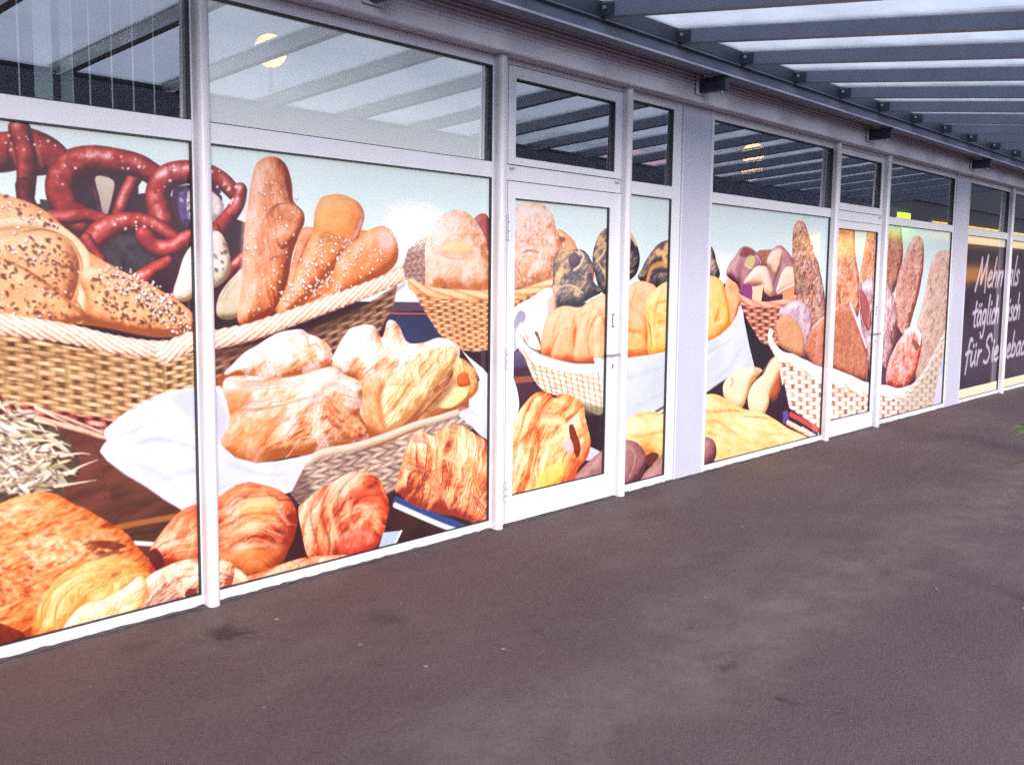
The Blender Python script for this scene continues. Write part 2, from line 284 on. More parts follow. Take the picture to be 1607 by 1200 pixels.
# the print, in millimetres along and up the wall; reflected glow painted in
PRINT = r'''
fill('420 2431 12776 2300 12947 -505 239 -357', (222,246,246), (205,238,240), ang=0)
fill('420 2431 2569 2210 4507 2175 5258 1991 4080 1600 2451 1346 341 1207', (214,244,244), al=0.6, feather=164.0)
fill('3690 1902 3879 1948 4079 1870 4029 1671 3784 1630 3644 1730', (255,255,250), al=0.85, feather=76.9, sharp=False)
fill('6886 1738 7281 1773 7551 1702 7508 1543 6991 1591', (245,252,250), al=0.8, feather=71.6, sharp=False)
fill('360 1509 2453 1433 3784 1406 5275 1372 7728 1544 8750 1314 8934 -640 239 -357', (30,18,26), (22,14,22), noise=(199.1,0.3))
fill('3643 1408 4081 1396 4082 1359 3652 1353', (70,48,72))
line('3652 1346 4082 1333', 10.7, (150,80,80))
fill('3652 1335 4082 1322 4189 1081 3642 1162', (28,38,72), noise=(107.6,0.2))
fill('336 1131 1992 980 2535 751 2521 143 303 631', (104,52,40), (62,30,20), noise=(33.9,0.35), st=(-10,5))
fill('1987 817 2535 751 2523 235 2116 376', (88,44,32), (58,30,20), noise=(34.8,0.4), st=(-10,6))
line('2031 443 2208 445 2528 440', 26.1, (150,86,32))
fill('2147 405 2527 403 2524 272 2175 359', (52,36,20))
line('2160 359 2266 332', 20.3, (235,225,225))
line('2117 399 2331 394', 5.8, (40,20,15))
fill('4642 958 4826 926 4956 826 5155 755 5295 679 5351 -31 4656 87', (58,34,46), (12,10,22))
fill('4643 930 4953 925 4967 883 4643 886', (140,70,50))
fill('4642 998 4888 983 4889 921 4643 930', (48,30,45))
fill('382 1845 1735 1817 1914 1828 2311 1907 2771 1791 2762 1339 2451 1346 2012 1570 1783 1769 377 1771', (40,14,26), noise=(49.8,0.5))
fill('1801 1841 1867 1835 1875 1774 1809 1783', (40,44,26))
tube('981 2234 1147 2239 1323 2177 1510 2051 1599 2001', 76.6, [(44,8,16),(102,18,22),(158,34,30),(198,62,46),(224,118,104)], seed=5)
tube('1486 2000 1600 2006 1670 2013 1729 2029', 87.1, [(44,8,16),(102,18,22),(158,34,30),(198,62,46),(224,118,104)], seed=3, spec=0.6, r1=72.5)
tube('1773 2023 1838 2015 1888 1984 1918 1941', 93.6, [(44,8,16),(102,18,22),(158,34,30),(198,62,46),(224,118,104)], r1=50.6, seed=14, spec=0.45)
fill('1549 1904 1661 1908 1699 1898 1705 1845 1640 1850 1547 1853', (222,246,246))
fill('1795 1896 1823 1888 1857 1847 1791 1838', (222,246,246))
line('1696 2055 1713 2000 1716 1951', 17.2, (206,110,56), 0.5, 0.9)
line('1794 2065 1807 2009 1815 1958', 17.5, (206,120,60), 0.5, 0.9)
line('1666 2020 1659 1959', 24.4, (150,60,50), 0.4, 0.9)
tube('1734 2105 1749 2041 1756 1962 1747 1862', 44.6, [(44,8,16),(102,18,22),(158,34,30),(198,62,46),(224,118,104)], r1=37.2, seed=4, bias=-0.05)
tube('1743 1887 1750 1823 1788 1754 1835 1670', 35.3, [(24,4,14),(64,8,20),(104,20,28),(130,50,54)], seed=8, spec=0.2)
fill('1940 1963 2027 1997 2209 1986 2189 1790 1965 1763', (34,12,28), sharp=False, noise=(21.1,0.5))
fill('2036 1948 2113 1938 2105 1866 2081 1793 2064 1789 2050 1862', (205,196,176), (160,150,130), sharp=False)
line('2024 1913 2043 1836 2063 1779', 21.1, (96,30,54), 0.8, 0.6)
tube('2242 2005 2199 1942 2162 1875 2125 1782', 35.0, [(44,8,16),(102,18,22),(158,34,30),(198,62,46),(224,118,104)], r1=27.0, seed=6)
tube('1970 1758 1903 1822 1885 1908 1935 1988 2027 2020 2127 2021 2230 2009 2318 1968', 63.1, [(44,8,16),(102,18,22),(158,34,30),(198,62,46),(224,118,104)], r1=49.9, seed=7, spec=0.95)
tube('1844 1762 1917 1776 1998 1786 2091 1764', 36.5, [(44,8,16),(102,18,22),(158,34,30),(198,62,46),(224,118,104)], r1=26.1, seed=9)
fill('2387 1912 2466 1946 2613 1951 2634 1843 2559 1763 2415 1774', (46,20,52), sharp=False)
fill('2411 1858 2425 1915 2479 1936 2524 1922 2501 1792 2437 1775', (66,46,96), sharp=False, noise=(22.7,0.8))
blob('2466 1918 2563 1933 2622 1900 2648 1858 2627 1807 2543 1774 2463 1790', [(150,130,130),(215,205,200),(250,248,248)], R=40.3, fib=(60,11.5,4,0.3), seed=4)
seeds('2421 1915 2504 1926 2501 1792 2431 1789', 22, 14.2, [(110,100,170),(70,50,110),(170,160,210)], seed=5, al=0.6, shade=False)
tube('2331 1787 2316 1880 2342 1953 2417 1995 2539 2006 2637 1979 2711 1923', 65.0, [(44,8,16),(102,18,22),(158,34,30),(198,62,46),(224,118,104)], r1=39.6, seed=11, spec=0.9)
tube('2739 1943 2724 1883 2667 1809 2591 1730', 35.2, [(44,8,16),(102,18,22),(158,34,30),(198,62,46),(224,118,104)], r1=41.1, seed=15)
fill('2072 1691 2201 1709 2288 1644 2270 1546 2193 1529 2096 1571 2042 1624', (38,34,40), sharp=False, noise=(32.6,0.7))
tube('1993 1649 2056 1723 2145 1761 2241 1768 2318 1750 2385 1711', 54.4, [(44,8,16),(102,18,22),(158,34,30),(198,62,46),(224,118,104)], r1=32.6, seed=17, spec=0.85, bias=0.04)
tube('1989 1688 2015 1644 2047 1603', 26.5, [(44,8,16),(102,18,22),(158,34,30),(198,62,46),(224,118,104)], seed=19)
tube('2251 1706 2292 1663 2371 1660 2460 1711 2599 1754', 47.9, [(44,8,16),(102,18,22),(158,34,30),(198,62,46),(224,118,104)], r1=28.2, seed=18, bias=0.06)
tube('2216 1518 2283 1563 2357 1603', 39.0, [(44,8,16),(102,18,22),(158,34,30),(198,62,46),(224,118,104)], r1=25.1, seed=16, bias=0.1)
tube('2396 1434 2520 1485 2620 1520 2739 1625', 40.9, [(44,8,16),(102,18,22),(158,34,30),(198,62,46),(224,118,104)], r1=26.3, seed=22)
blob('2378 1456 2406 1547 2443 1639 2519 1716 2608 1748 2658 1691 2676 1580 2627 1505 2512 1456 2428 1422', [(120,100,70),(200,190,165),(236,232,222),(246,244,240)], R=63.7, seed=7, bias=0.15)
seeds('2494 1749 2642 1741 2662 1579 2553 1520', 14, 11.7, [(90,70,80),(150,140,150)], seed=8)
blob('2594 1384 2619 1461 2696 1544 2752 1569 2763 1400 2692 1341 2616 1343', [(110,90,50),(196,184,150),(235,230,212)], R=41.8, seed=3, bias=0.1)
stroke('2618 1408 2667 1485 2738 1551', 7.4, [(80,66,30),(120,100,50)], n=5, spread=11.9)
seeds('1602 2069 1796 2105 1895 2035 1793 2030 1647 2016', 15, 8.9, [(250,236,230),(240,215,205),(255,250,245)], elong=1.3, seed=30, shade=False, al=0.85)
seeds('1849 1900 1872 1973 1947 2036 2112 2068 2314 2011 2253 1979 2026 1986 1910 1879', 15, 9.4, [(250,236,230),(240,215,205),(255,250,245)], elong=1.3, seed=31, shade=False, al=0.85)
seeds('2018 1729 2132 1798 2307 1783 2361 1738 2158 1729', 15, 9.8, [(250,236,230),(240,215,205),(255,250,245)], elong=1.3, seed=32, shade=False, al=0.85)
seeds('2313 1989 2469 2059 2706 2023 2719 1977 2468 2008 2328 1881', 15, 10.2, [(250,236,230),(240,215,205),(255,250,245)], elong=1.3, seed=33, shade=False, al=0.85)
seeds('2596 1956 2746 1949 2626 1766 2600 1797', 15, 10.5, [(250,236,230),(240,215,205),(255,250,245)], elong=1.3, seed=34, shade=False, al=0.85)
fill('377 1771 1009 1751 1498 1778 1637 1786 1727 1616 1620 1366 992 1425 356 1434', (190,120,60))
blob('802 1801 1017 1902 1249 1918 1503 1886 1640 1855 1785 1815 1885 1744 1987 1644 2124 1566 2269 1496 2452 1375 2489 1287 2293 1266 2004 1325 1620 1366 1186 1445 788 1553', [(140,66,32),(196,120,66),(226,166,106),(242,204,156),(250,228,200)], R=114.0, tex=(173.5,0.12), fine=(19.8,0.08), seed=11, bump=0.25)
tube('1442 1514 1540 1680 1659 1733 1807 1740 1914 1693 1986 1596 1964 1438 1945 1359', 22.8, [(200,150,90),(240,214,170),(252,238,214)], spec=0.1, edge=0.15, tex=(35.5,0.1))
blob('1491 1611 1585 1667 1706 1701 1832 1711 1913 1673 1953 1590 1939 1490 1894 1417 1770 1424 1579 1515', [(140,66,32),(196,120,66),(226,166,106),(242,204,156),(250,228,200)], R=86.1, seed=12, bump=0.2, tex=(101.4,0.14))
stroke('1701 1701 1827 1716 1924 1673 1969 1575 1939 1485', 6.7, [(140,64,34),(110,46,24)], n=3, spread=3.9)
blob('1490 1575 1630 1609 1774 1541 1874 1459 1978 1358 1766 1332 1482 1394', [(140,66,32),(196,120,66),(226,166,106),(242,204,156),(250,228,200)], R=65.5, seed=14, bump=0.2, bias=0.02)
stroke('1630 1604 1750 1551 1874 1454 1983 1352', 6.4, [(120,54,28),(90,36,20)], n=3, spread=3.8)
blob('1980 1437 1956 1517 1985 1570 2124 1561 2299 1485 2468 1375 2469 1288 2293 1283 2088 1322 2005 1357', [(140,66,32),(196,120,66),(226,166,106),(242,204,156),(250,228,200)], R=65.8, seed=13, bump=0.2, bias=0.06)
stroke('1932 1438 1973 1369 2010 1336', 8.0, [(120,50,30)], n=3, spread=4.0)
line('2160 1320 2147 1381 2166 1436', 13.7, (250,232,200), 0.8, 0.8)
seeds('1705 1678 1831 1706 1928 1647 1929 1517 1847 1439 1725 1566 1583 1613', 85, 7.9, [(112,56,34),(90,42,28),(140,80,50)], elong=2.2, ang=20, seed=41)
seeds('1490 1587 1678 1603 1849 1490 1924 1372 1718 1364 1483 1418', 90, 7.8, [(112,56,34),(90,42,28),(140,80,50)], elong=2.2, ang=20, seed=42)
seeds('2011 1544 2152 1545 2421 1405 2450 1303 2233 1310 2034 1383', 150, 8.6, [(112,56,34),(90,42,28),(140,80,50)], elong=2.1, ang=30, seed=43)
seeds('2040 1571 2153 1578 2329 1490 2452 1375 2236 1407 2065 1490', 150, 9.1, [(252,244,240),(244,226,218),(255,252,250)], elong=1.3, seed=44)
seeds('1587 1711 1781 1719 1933 1621 1953 1438 1768 1363 1528 1417', 55, 8.4, [(252,244,240),(244,226,218),(255,252,250)], elong=1.3, seed=45)
seeds('1639 1835 1785 1807 1909 1698 1782 1739 1636 1742', 24, 8.3, [(252,244,240),(244,226,218),(255,252,250)], elong=1.3, seed=46)
seeds('1664 1849 1785 1807 1884 1723 1733 1754', 22, 8.5, [(112,56,34),(90,42,28),(140,80,50)], seed=47)
seeds('2238 1477 2452 1375 2469 1288 2324 1299', 60, 9.4, [(252,244,240),(244,226,218),(255,252,250)], elong=1.3, seed=48)
weave('360 1509 991 1403 1618 1311 1919 1240 2327 1173 2339 948 2132 906 1754 1002 1469 1097 982 1228 353 1396', [(70,36,22),(140,98,56),(180,138,86),(212,178,124),(236,212,168)], 22, 15, quad='938 1447 2327 1190 2349 855 926 1209', seed=5, contrast=0.8, bias=0.04)
weave('2327 1173 2546 1197 2542 1019 2321 950', [(70,36,22),(140,98,56),(180,138,86),(212,178,124),(236,212,168)], 5, 15, quad='2327 1190 2579 1201 2573 927 2319 892', seed=7, contrast=0.8, bias=0.05)
weave('982 1228 1470 1116 1754 1002 2104 914 2072 834 1828 921 1465 1003 978 1161', [(60,14,14),(130,50,44),(196,120,104),(236,190,170)], 17, 4, quad='982 1239 2104 928 2100 803 977 1139', seed=8)
line('2314 1162 2324 1065 2308 951', 14.3, (120,80,40), 0.6, 0.9)
stroke('1522 1258 1762 1209 2054 1161', 8.8, [(226,196,140),(160,116,66),(200,160,104),(110,70,36)], n=5, spread=18.1, al=0.75, seed=40)
stroke('1661 1176 1915 1121 2257 1081', 9.1, [(226,196,140),(160,116,66),(200,160,104),(110,70,36)], n=5, spread=18.7, al=0.75, seed=41)
stroke('1763 1240 1999 1180 2289 1138', 9.2, [(226,196,140),(160,116,66),(200,160,104),(110,70,36)], n=5, spread=18.9, al=0.75, seed=42)
stroke('1562 1119 1833 1053 2136 1009', 8.9, [(226,196,140),(160,116,66),(200,160,104),(110,70,36)], n=5, spread=18.4, al=0.75, seed=43)
stroke('1888 1096 2079 1049 2286 1033', 9.3, [(226,196,140),(160,116,66),(200,160,104),(110,70,36)], n=5, spread=19.2, al=0.75, seed=44)
stroke('1614 1216 1812 1175', 8.7, [(226,196,140),(160,116,66),(200,160,104),(110,70,36)], n=5, spread=17.9, al=0.75, seed=45)
stroke('2025 1127 2318 1088', 9.5, [(226,196,140),(160,116,66),(200,160,104),(110,70,36)], n=5, spread=19.5, al=0.75, seed=46)
stroke('1472 1163 1659 1138 1835 1089', 8.6, [(226,196,140),(160,116,66),(200,160,104),(110,70,36)], n=5, spread=17.7, al=0.75, seed=47)
stroke('1780 1010 1937 969 2105 942', 9.1, [(226,196,140),(160,116,66),(200,160,104),(110,70,36)], n=5, spread=18.8, al=0.75, seed=48)
line('1621 1274 1646 1174 1628 1082', 22.7, (96,66,34), 0.38, 0.95)
line('1738 1253 1765 1157 1746 1062', 23.2, (96,66,34), 0.38, 0.95)
line('1856 1233 1884 1136 1864 1039', 23.7, (96,66,34), 0.38, 0.95)
line('1978 1211 2008 1115 1988 1016', 24.3, (96,66,34), 0.38, 0.95)
line('2107 1188 2138 1095 2118 994', 24.9, (96,66,34), 0.38, 0.95)
line('2223 1168 2257 1075 2235 972', 25.4, (96,66,34), 0.38, 0.95)
weave('2566 1190 2973 1227 3420 1357 3727 1504 3699 1386 3597 1250 3333 1126 3087 1058 2607 924 2560 928', [(40,20,16),(110,74,54),(160,118,88),(200,160,128)], 16, 15, quad='2566 1190 3784 1560 3784 1244 2559 898', seed=9, bias=-0.02, contrast=0.7)
fill('2566 1211 3012 1245 3597 1422 3784 1505 3597 1395 3169 1232 2787 1167 2565 1149', (60,34,24), al=0.7, feather=19.3)
tube('1678 988 1803 939 1934 888 2061 836', 13.3, [(96,48,34),(176,124,96),(224,180,150),(244,216,192),(252,238,224)], spec=0.1)
tube('1754 1002 1908 929 2056 853', 8.0, [(96,48,34),(176,124,96),(224,180,150),(244,216,192),(252,238,224)], spec=0.1)
rope('657 1551 995 1490 1392 1391 1619 1346 1766 1322 1921 1290 2086 1246 2261 1216 2391 1216', 52.3, [(96,48,34),(176,124,96),(224,180,150),(244,216,192),(252,238,224)], r1=37.4, pitch=52.3, slant=1.5, seed=2)
rope('2327 1190 2449 1236 2567 1243 2789 1277 3091 1357 3421 1450 3643 1518 3784 1567', 47.0, [(96,48,34),(176,124,96),(224,180,150),(244,216,192),(252,238,224)], r1=40.8, pitch=62.7, slant=-1.6, seed=3)
tube('3598 1484 3784 1553 3900 1533', 15.7, [(96,48,34),(176,124,96),(224,180,150),(244,216,192),(252,238,224)], r1=10.5, spec=0.1, bias=0.05)
tube('3634 1525 3784 1581 3880 1576', 15.7, [(96,48,34),(176,124,96),(224,180,150),(244,216,192),(252,238,224)], r1=10.5, spec=0.1, bias=0.05)
tube('3598 1538 3736 1595 3851 1610', 15.6, [(96,48,34),(176,124,96),(224,180,150),(244,216,192),(252,238,224)], r1=10.4, spec=0.1, bias=0.05)
tube('3653 1504 3765 1553 3900 1554', 15.7, [(96,48,34),(176,124,96),(224,180,150),(244,216,192),(252,238,224)], r1=10.5, spec=0.1, bias=0.05)
blob('2799 1992 2836 2081 2920 2116 2994 2087 3030 2001 3040 1912 3097 1862 3104 1810 3073 1749 3029 1647 2996 1503 2938 1379 2790 1320 2709 1331 2734 1512 2752 1724 2780 1895', [(112,40,18),(184,86,40),(222,136,84),(238,176,134),(250,218,204)], R=91.8, seed=21, bump=0.3, tex=(85.6,0.2), fib=(80,30.6,4,0.16), spec=0.25, lit=(-0.7,-0.25,0.66))
line('2774 1940 2748 1700 2730 1521 2706 1340', 38.9, (250,214,204), 0.55, 0.95)
line('2971 2045 2992 1955 3028 1865', 27.6, (246,196,206), 0.5, 0.95)
blob('2946 1897 3029 1902 3097 1850 3097 1800 3057 1736 2972 1671 2928 1731 2967 1800', [(112,40,18),(184,86,40),(222,136,84),(238,176,134),(250,218,204)], R=43.4, seed=24, bump=0.3, spec=0.35, al=0.85)
stroke('2871 1811 2931 1884 3029 1902 3059 1867', 7.7, [(140,60,36),(120,44,30)], n=6, spread=12.3)
stroke('2882 1619 2942 1639 3018 1659', 7.7, [(110,40,26)], n=4, spread=9.3)
stroke('2939 1896 2908 1852 2886 1814', 9.1, [(150,70,50)], n=4, spread=9.1)
seeds('2784 1940 3060 1960 3057 1773 2978 1522 2900 1367 2738 1370', 52, 10.1, [(252,244,240),(244,226,218),(255,252,250)], elong=1.3, seed=51, shade=True, al=0.9)
blob('3081 1768 3155 1787 3187 1740 3094 1611 3045 1427 2923 1366 2985 1484 3028 1616', [(112,40,18),(184,86,40),(222,136,84),(238,176,134),(250,218,204)], R=50.4, seed=22, bump=0.3)
blob('2995 1428 3055 1585 3175 1740 3338 1785 3510 1786 3644 1757 3680 1594 3464 1484 3219 1393 2975 1350', [(150,62,22),(204,104,44),(228,142,76),(240,178,120),(250,216,190)], R=97.8, seed=223, bump=0.25, tex=(65.2,0.2), bias=-0.06)
blob('3197 1922 3237 1950 3340 1963 3450 1931 3493 1868 3475 1804 3422 1690 3337 1622 3192 1490 3052 1377 2930 1348 2995 1453 3054 1554 3103 1674 3155 1761 3168 1857', [(150,62,22),(204,104,44),(228,142,76),(240,178,120),(250,216,190)], R=96.3, seed=23, bump=0.25, spec=0.2, bias=0.08)
line('3450 1915 3475 1857 3423 1749 3338 1681', 39.5, (246,200,200), 0.6, 0.95)
blob('3269 1484 3304 1621 3405 1715 3563 1805 3653 1809 3718 1750 3732 1650 3662 1573 3460 1484 3219 1400 3052 1358 3131 1411', [(150,62,22),(204,104,44),(228,142,76),(240,178,120),(250,216,190)], R=99.6, seed=25, bump=0.25, spec=0.2, bias=0.0)
blob('3590 1789 3672 1785 3708 1718 3653 1669 3589 1701', [(224,150,130),(240,190,186),(248,212,214)], R=40.9, seed=2, al=0.75, feather=20.4)
blob('3176 1842 3257 1926 3407 1912 3423 1821 3297 1751 3191 1760', [(226,140,60),(240,170,90),(246,190,110)], R=64.5, al=0.7, feather=25.8)
stroke('3194 1715 3255 1743 3359 1721', 9.7, [(120,54,30),(170,100,60)], n=6, spread=19.4)
stroke('3172 1555 3296 1654 3406 1748', 6.5, [(180,90,50)], n=3, spread=6.5)
seeds('3056 1648 3255 1749 3466 1724 3690 1663 3553 1558 3253 1490 2976 1397 3015 1490', 120, 10.7, [(252,244,240),(244,226,218),(255,252,250)], elong=1.3, seed=52)
seeds('2978 1522 3172 1535 3421 1504 3252 1425 2975 1365', 70, 10.6, [(252,244,240),(244,226,218),(255,252,250)], elong=1.3, seed=53)
rope('2567 1243 2789 1277 3091 1357 3421 1450 3643 1518 3784 1567', 42.0, [(96,48,34),(176,124,96),(224,180,150),(244,216,192),(252,238,224)], r1=38.8, pitch=64.7, slant=-1.6, seed=3)
weave('3765 1595 3803 1693 3889 1752 3958 1776 3959 1490 3831 1505 3784 1539', [(90,60,54),(150,110,100),(200,160,146)], 5, 9, quad='3765 1734 3978 1812 3979 1490 3765 1490', style=2, seed=3)
blob('4333 1883 4466 1889 4471 1471 4387 1490 4357 1679', [(90,24,20),(160,70,60),(200,120,110)], R=52.8, seed=5)
blob('4177 1933 4099 1911 4018 1853 3963 1776 3934 1697 3939 1598 3954 1483 4144 1454 4449 1452 4470 1605 4463 1700 4428 1786 4343 1883 4256 1927', [(176,94,46),(212,146,96),(232,184,144),(244,212,186),(250,230,212)], R=153.8, seed=31, bump=0.4, tex=(73.2,0.34), fine=(18.3,0.28), flour=(47.6,0.55,(248,232,230),0.7), bias=0.05)
blob('4090 1730 4194 1755 4301 1733 4313 1685 4163 1674 4080 1687', [(214,170,96),(238,208,140),(248,226,170)], R=33.0, seed=6, al=0.8, feather=14.7)
blob('3999 1512 4029 1541 4081 1534 4102 1498 4081 1461 3999 1462', [(130,56,20),(186,96,40),(214,130,66)], R=25.4, seed=6)
blob('3978 1677 4142 1695 4318 1685 4447 1605 4448 1490 4081 1483 3979 1562', [(176,94,46),(212,146,96),(232,184,144),(244,212,186),(250,230,212)], R=95.8, seed=34, bump=0.6, tex=(81.0,0.16), flour=(51.6,0.5,(246,222,216),0.8), al=0.55, feather=18.4)
stroke('4029 1685 4184 1664 4357 1686', 7.3, [(190,120,70),(160,90,50)], n=5, spread=14.7)
blob('5114 1852 5208 1840 5298 1785 5328 1723 5253 1679 5132 1672', [(200,96,40),(236,160,104),(250,206,160)], R=49.8, seed=7)
seeds('5128 1828 5195 1822 5198 1690 5145 1689', 16, 16.5, [(250,220,180),(170,80,40)], seed=3)
blob('4654 1670 4715 1648 4758 1570 4778 1483 4658 1467', [(150,80,64),(206,150,134),(230,190,180)], R=39.3, seed=9)
blob('4662 1918 4751 1997 4867 2020 4968 2010 5059 1951 5107 1852 5150 1763 5125 1689 5088 1585 5043 1523 4815 1483 4735 1498 4703 1608 4666 1686', [(176,94,46),(212,146,96),(232,184,144),(244,212,186),(250,230,212)], R=143.9, seed=32, bump=0.4, tex=(72.0,0.34), fine=(18.0,0.28), flour=(48.0,0.5,(250,238,240),0.8))
line('4750 1696 4848 1718 4949 1701', 19.9, (168,84,44), 0.85, 0.7)
stroke('4630 1743 4935 1781 5078 1704', 8.0, [(190,130,110)], n=4, spread=31.9)
line('5089 1810 5143 1747 5158 1698', 36.9, (220,100,44), 0.8, 0.8)
line('4938 1644 4965 1547', 8.1, (190,130,100), 0.7)
line('4703 1628 4765 1550 4778 1483', 11.9, (90,30,20), 0.6, 0.8)
weave('3822 1498 3954 1455 4144 1435 4460 1429 4755 1435 5083 1515 4943 1409 4726 1324 4674 1214 4580 1120 4363 1099 4178 1127 4041 1228 3920 1365', [(80,36,22),(156,92,50),(200,136,82),(228,172,118),(244,204,158)], 20, 22, quad='3784 1483 5071 1482 4950 1058 3940 1109', seed=12, bias=0.06, contrast=0.75)
rope('3831 1505 3954 1465 4144 1446 4460 1437 4706 1439 4909 1478 5122 1532', 30.5, [(150,74,36),(206,128,72),(234,172,112),(248,208,160)], pitch=228.5, slant=3, seed=6)
blob('5499 1684 5525 1771 5566 1837 5653 1892 5804 1907 5938 1877 6020 1808 6074 1701 6046 1596 5952 1536 5707 1437 5594 1469 5531 1577', [(24,22,30),(48,44,54),(96,86,88),(196,160,112),(240,208,156)], R=88.2, seed=61, tex=(61.7,0.55), fine=(17.6,0.3), bump=0.2, bias=0.0, st=(-35,1.8))
line('5550 1664 5622 1717 5664 1797', 21.7, (224,200,150), 0.85, 0.5)
line('5580 1643 5642 1578 5667 1490', 17.5, (214,186,130), 0.8, 0.5)
line('5938 1868 5996 1817 6021 1790', 27.0, (238,196,150), 0.9, 0.5)
line('5934 1590 6013 1609', 27.2, (220,160,80), 0.8, 0.6)
blob('6081 1536 6110 1628 6189 1713 6286 1789 6396 1830 6617 1857 6927 1848 7087 1803 7164 1694 7184 1542 6532 1433', [(24,22,30),(48,44,54),(96,86,88),(196,160,112),(240,208,156)], R=96.0, seed=62, tex=(67.2,0.55), fine=(19.2,0.3), bump=0.2, bias=0.0, st=(-35,1.8))
line('6180 1537 6227 1621 6344 1660 6432 1642', 37.4, (228,150,60), 0.9, 0.4)
line('6306 1743 6375 1736 6413 1680', 42.2, (240,196,120), 0.9, 0.4)
line('6230 1556 6312 1603 6433 1614', 32.9, (40,44,70), 0.9, 0.5)
line('7040 1767 7127 1643 7154 1541', 30.3, (170,140,130), 0.7, 0.9)
blob('5086 1663 5164 1714 5313 1739 5419 1725 5477 1675 5523 1616 5518 1525 5616 1460 5486 1413 5352 1367 5173 1361 5074 1338 5058 1454 5076 1523', [(24,22,30),(48,44,54),(96,86,88),(196,160,112),(240,208,156)], R=84.4, seed=63, tex=(59.1,0.55), fine=(16.9,0.3), bump=0.2, bias=0.0, st=(-35,1.8))
line('5348 1727 5398 1695 5365 1635 5296 1600', 21.1, (232,206,170), 0.9, 0.5)
blob('5239 1683 5293 1717 5349 1694 5351 1643 5296 1617 5247 1641', [(50,26,50),(90,60,96)], R=33.6, al=0.9)
line('5479 1619 5517 1568 5497 1516', 38.8, (196,80,48), 0.8, 0.7)
line('5095 1573 5161 1598 5242 1574', 16.6, (210,150,80), 0.7, 0.6)
line('5084 1482 5272 1499 5399 1448', 12.6, (216,190,160), 0.8, 0.5)
line('5425 1533 5369 1508 5300 1490', 29.8, (200,160,70), 0.6, 0.8)
fill('4655 1294 4726 1372 4829 1410 5057 1482 5089 1284 5027 1099 4853 1168 4759 1212 4689 1055 4659 1056', (240,244,250), sharp=False)
fill('4981 1409 5084 1490 5089 1284 4999 1204', (200,206,240), al=0.7, feather=24.7)
fill('5033 1408 5098 1449 5142 1282 5024 1244', (240,170,130), al=0.7, feather=16.5)
fill('4697 1273 4744 1340 4806 1323 4795 1271 4711 1173 4677 1055 4663 1175', (150,150,178), (176,184,206), sharp=False)
fill('4659 1056 4773 1111 4838 986 4660 977', (104,92,122), (60,48,76))
fill('4656 1235 4728 1233 4749 1112 4659 1056', (176,192,226))
blob('5923 1468 6000 1518 6097 1532 6214 1518 6301 1481 6359 1348 6282 1161 5951 1172 5903 1355', [(184,70,24),(230,124,60),(246,172,110),(250,198,150),(254,222,190)], R=92.5, seed=71, bias=0.1)
blob('7328 1537 7390 1553 7465 1543 7533 1496 7583 1406 7557 1310 7509 1226 7388 1124 7311 1335', [(184,70,24),(230,124,60),(246,172,110),(250,198,150),(254,222,190)], R=57.9, seed=72, bias=0.04)
blob('4963 1073 4979 1204 5023 1285 5120 1350 5221 1365 5374 1354 5486 1400 5617 1434 5745 1437 5902 1400 6024 1344 6158 1277 6222 1163 6236 1044 6190 948 5919 963 5500 977 5082 1026', [(184,70,24),(230,124,60),(246,172,110),(250,198,150),(254,222,190)], R=131.8, seed=73, bias=0.08, tex=(131.8,0.12), fib=(80,52.7,4,0.12))
blob('5068 1035 5105 1158 5170 1231 5264 1280 5335 1235 5325 1107 5370 993 5149 1005', [(184,70,24),(230,124,60),(246,172,110),(250,198,150),(254,222,190)], R=76.3, seed=74, bias=0.12, al=0.9, feather=12.7)
blob('5321 996 5337 1150 5404 1285 5532 1343 5622 1297 5597 1140 5544 983', [(184,70,24),(230,124,60),(246,172,110),(250,198,150),(254,222,190)], R=69.7, seed=75, bias=0.13, al=0.85, feather=13.1)
blob('5544 983 5522 1186 5563 1272 5653 1270 5678 976', [(184,70,24),(230,124,60),(246,172,110),(250,198,150),(254,222,190)], R=53.0, seed=76, bias=0.14)
line('5171 1215 5106 1137 5068 1052', 20.9, (222,104,40), 0.7, 0.9)
line('5252 1216 5171 1206', 25.3, (226,120,50), 0.5, 0.95)
line('5562 1299 5492 1213 5467 1101 5499 1003', 21.9, (220,100,36), 0.75, 0.9)
line('5591 1333 5520 1247', 17.5, (226,110,50), 0.7, 0.9)
line('5375 1290 5446 1318', 25.8, (232,140,60), 0.6, 0.95)
line('5248 1356 5318 1338 5388 1354', 12.8, (252,236,226), 0.8, 0.8)
blob('5899 1264 5997 1216 6129 1194 6198 1135 6205 994 5909 1009', [(196,92,24),(230,140,58),(244,178,96),(250,206,132),(254,228,170)], R=92.7, seed=77, bias=0.0, al=0.9, feather=13.9)
line('5902 1192 6031 1169 6147 1165', 41.5, (214,96,30), 0.8, 0.9)
line('5923 1054 6069 1052 6167 1080', 23.2, (252,214,150), 0.8, 0.8)
blob('6155 1351 6218 1435 6318 1490 6455 1533 6707 1559 7012 1576 7152 1572 7278 1521 7348 1407 7409 1281 7406 1165 7224 1078 6976 1036 6555 976 6240 973 6197 1164', [(210,120,20),(236,164,52),(248,202,100),(252,222,146),(254,234,186)], R=148.5, seed=78, bias=0.08, tex=(148.5,0.12), fib=(70,69.3,4,0.12))
line('6176 1258 6230 1181 6252 1067 6223 974', 18.9, (160,66,24), 0.8, 0.7)
blob('6994 1541 7132 1562 7257 1521 7337 1407 7399 1271 7385 1166 7244 1087 7044 1054 6993 1238 6961 1440', [(206,120,30),(238,172,70),(250,212,120),(255,236,180)], R=82.2, seed=178, bias=0.08, al=0.85, feather=20.6)
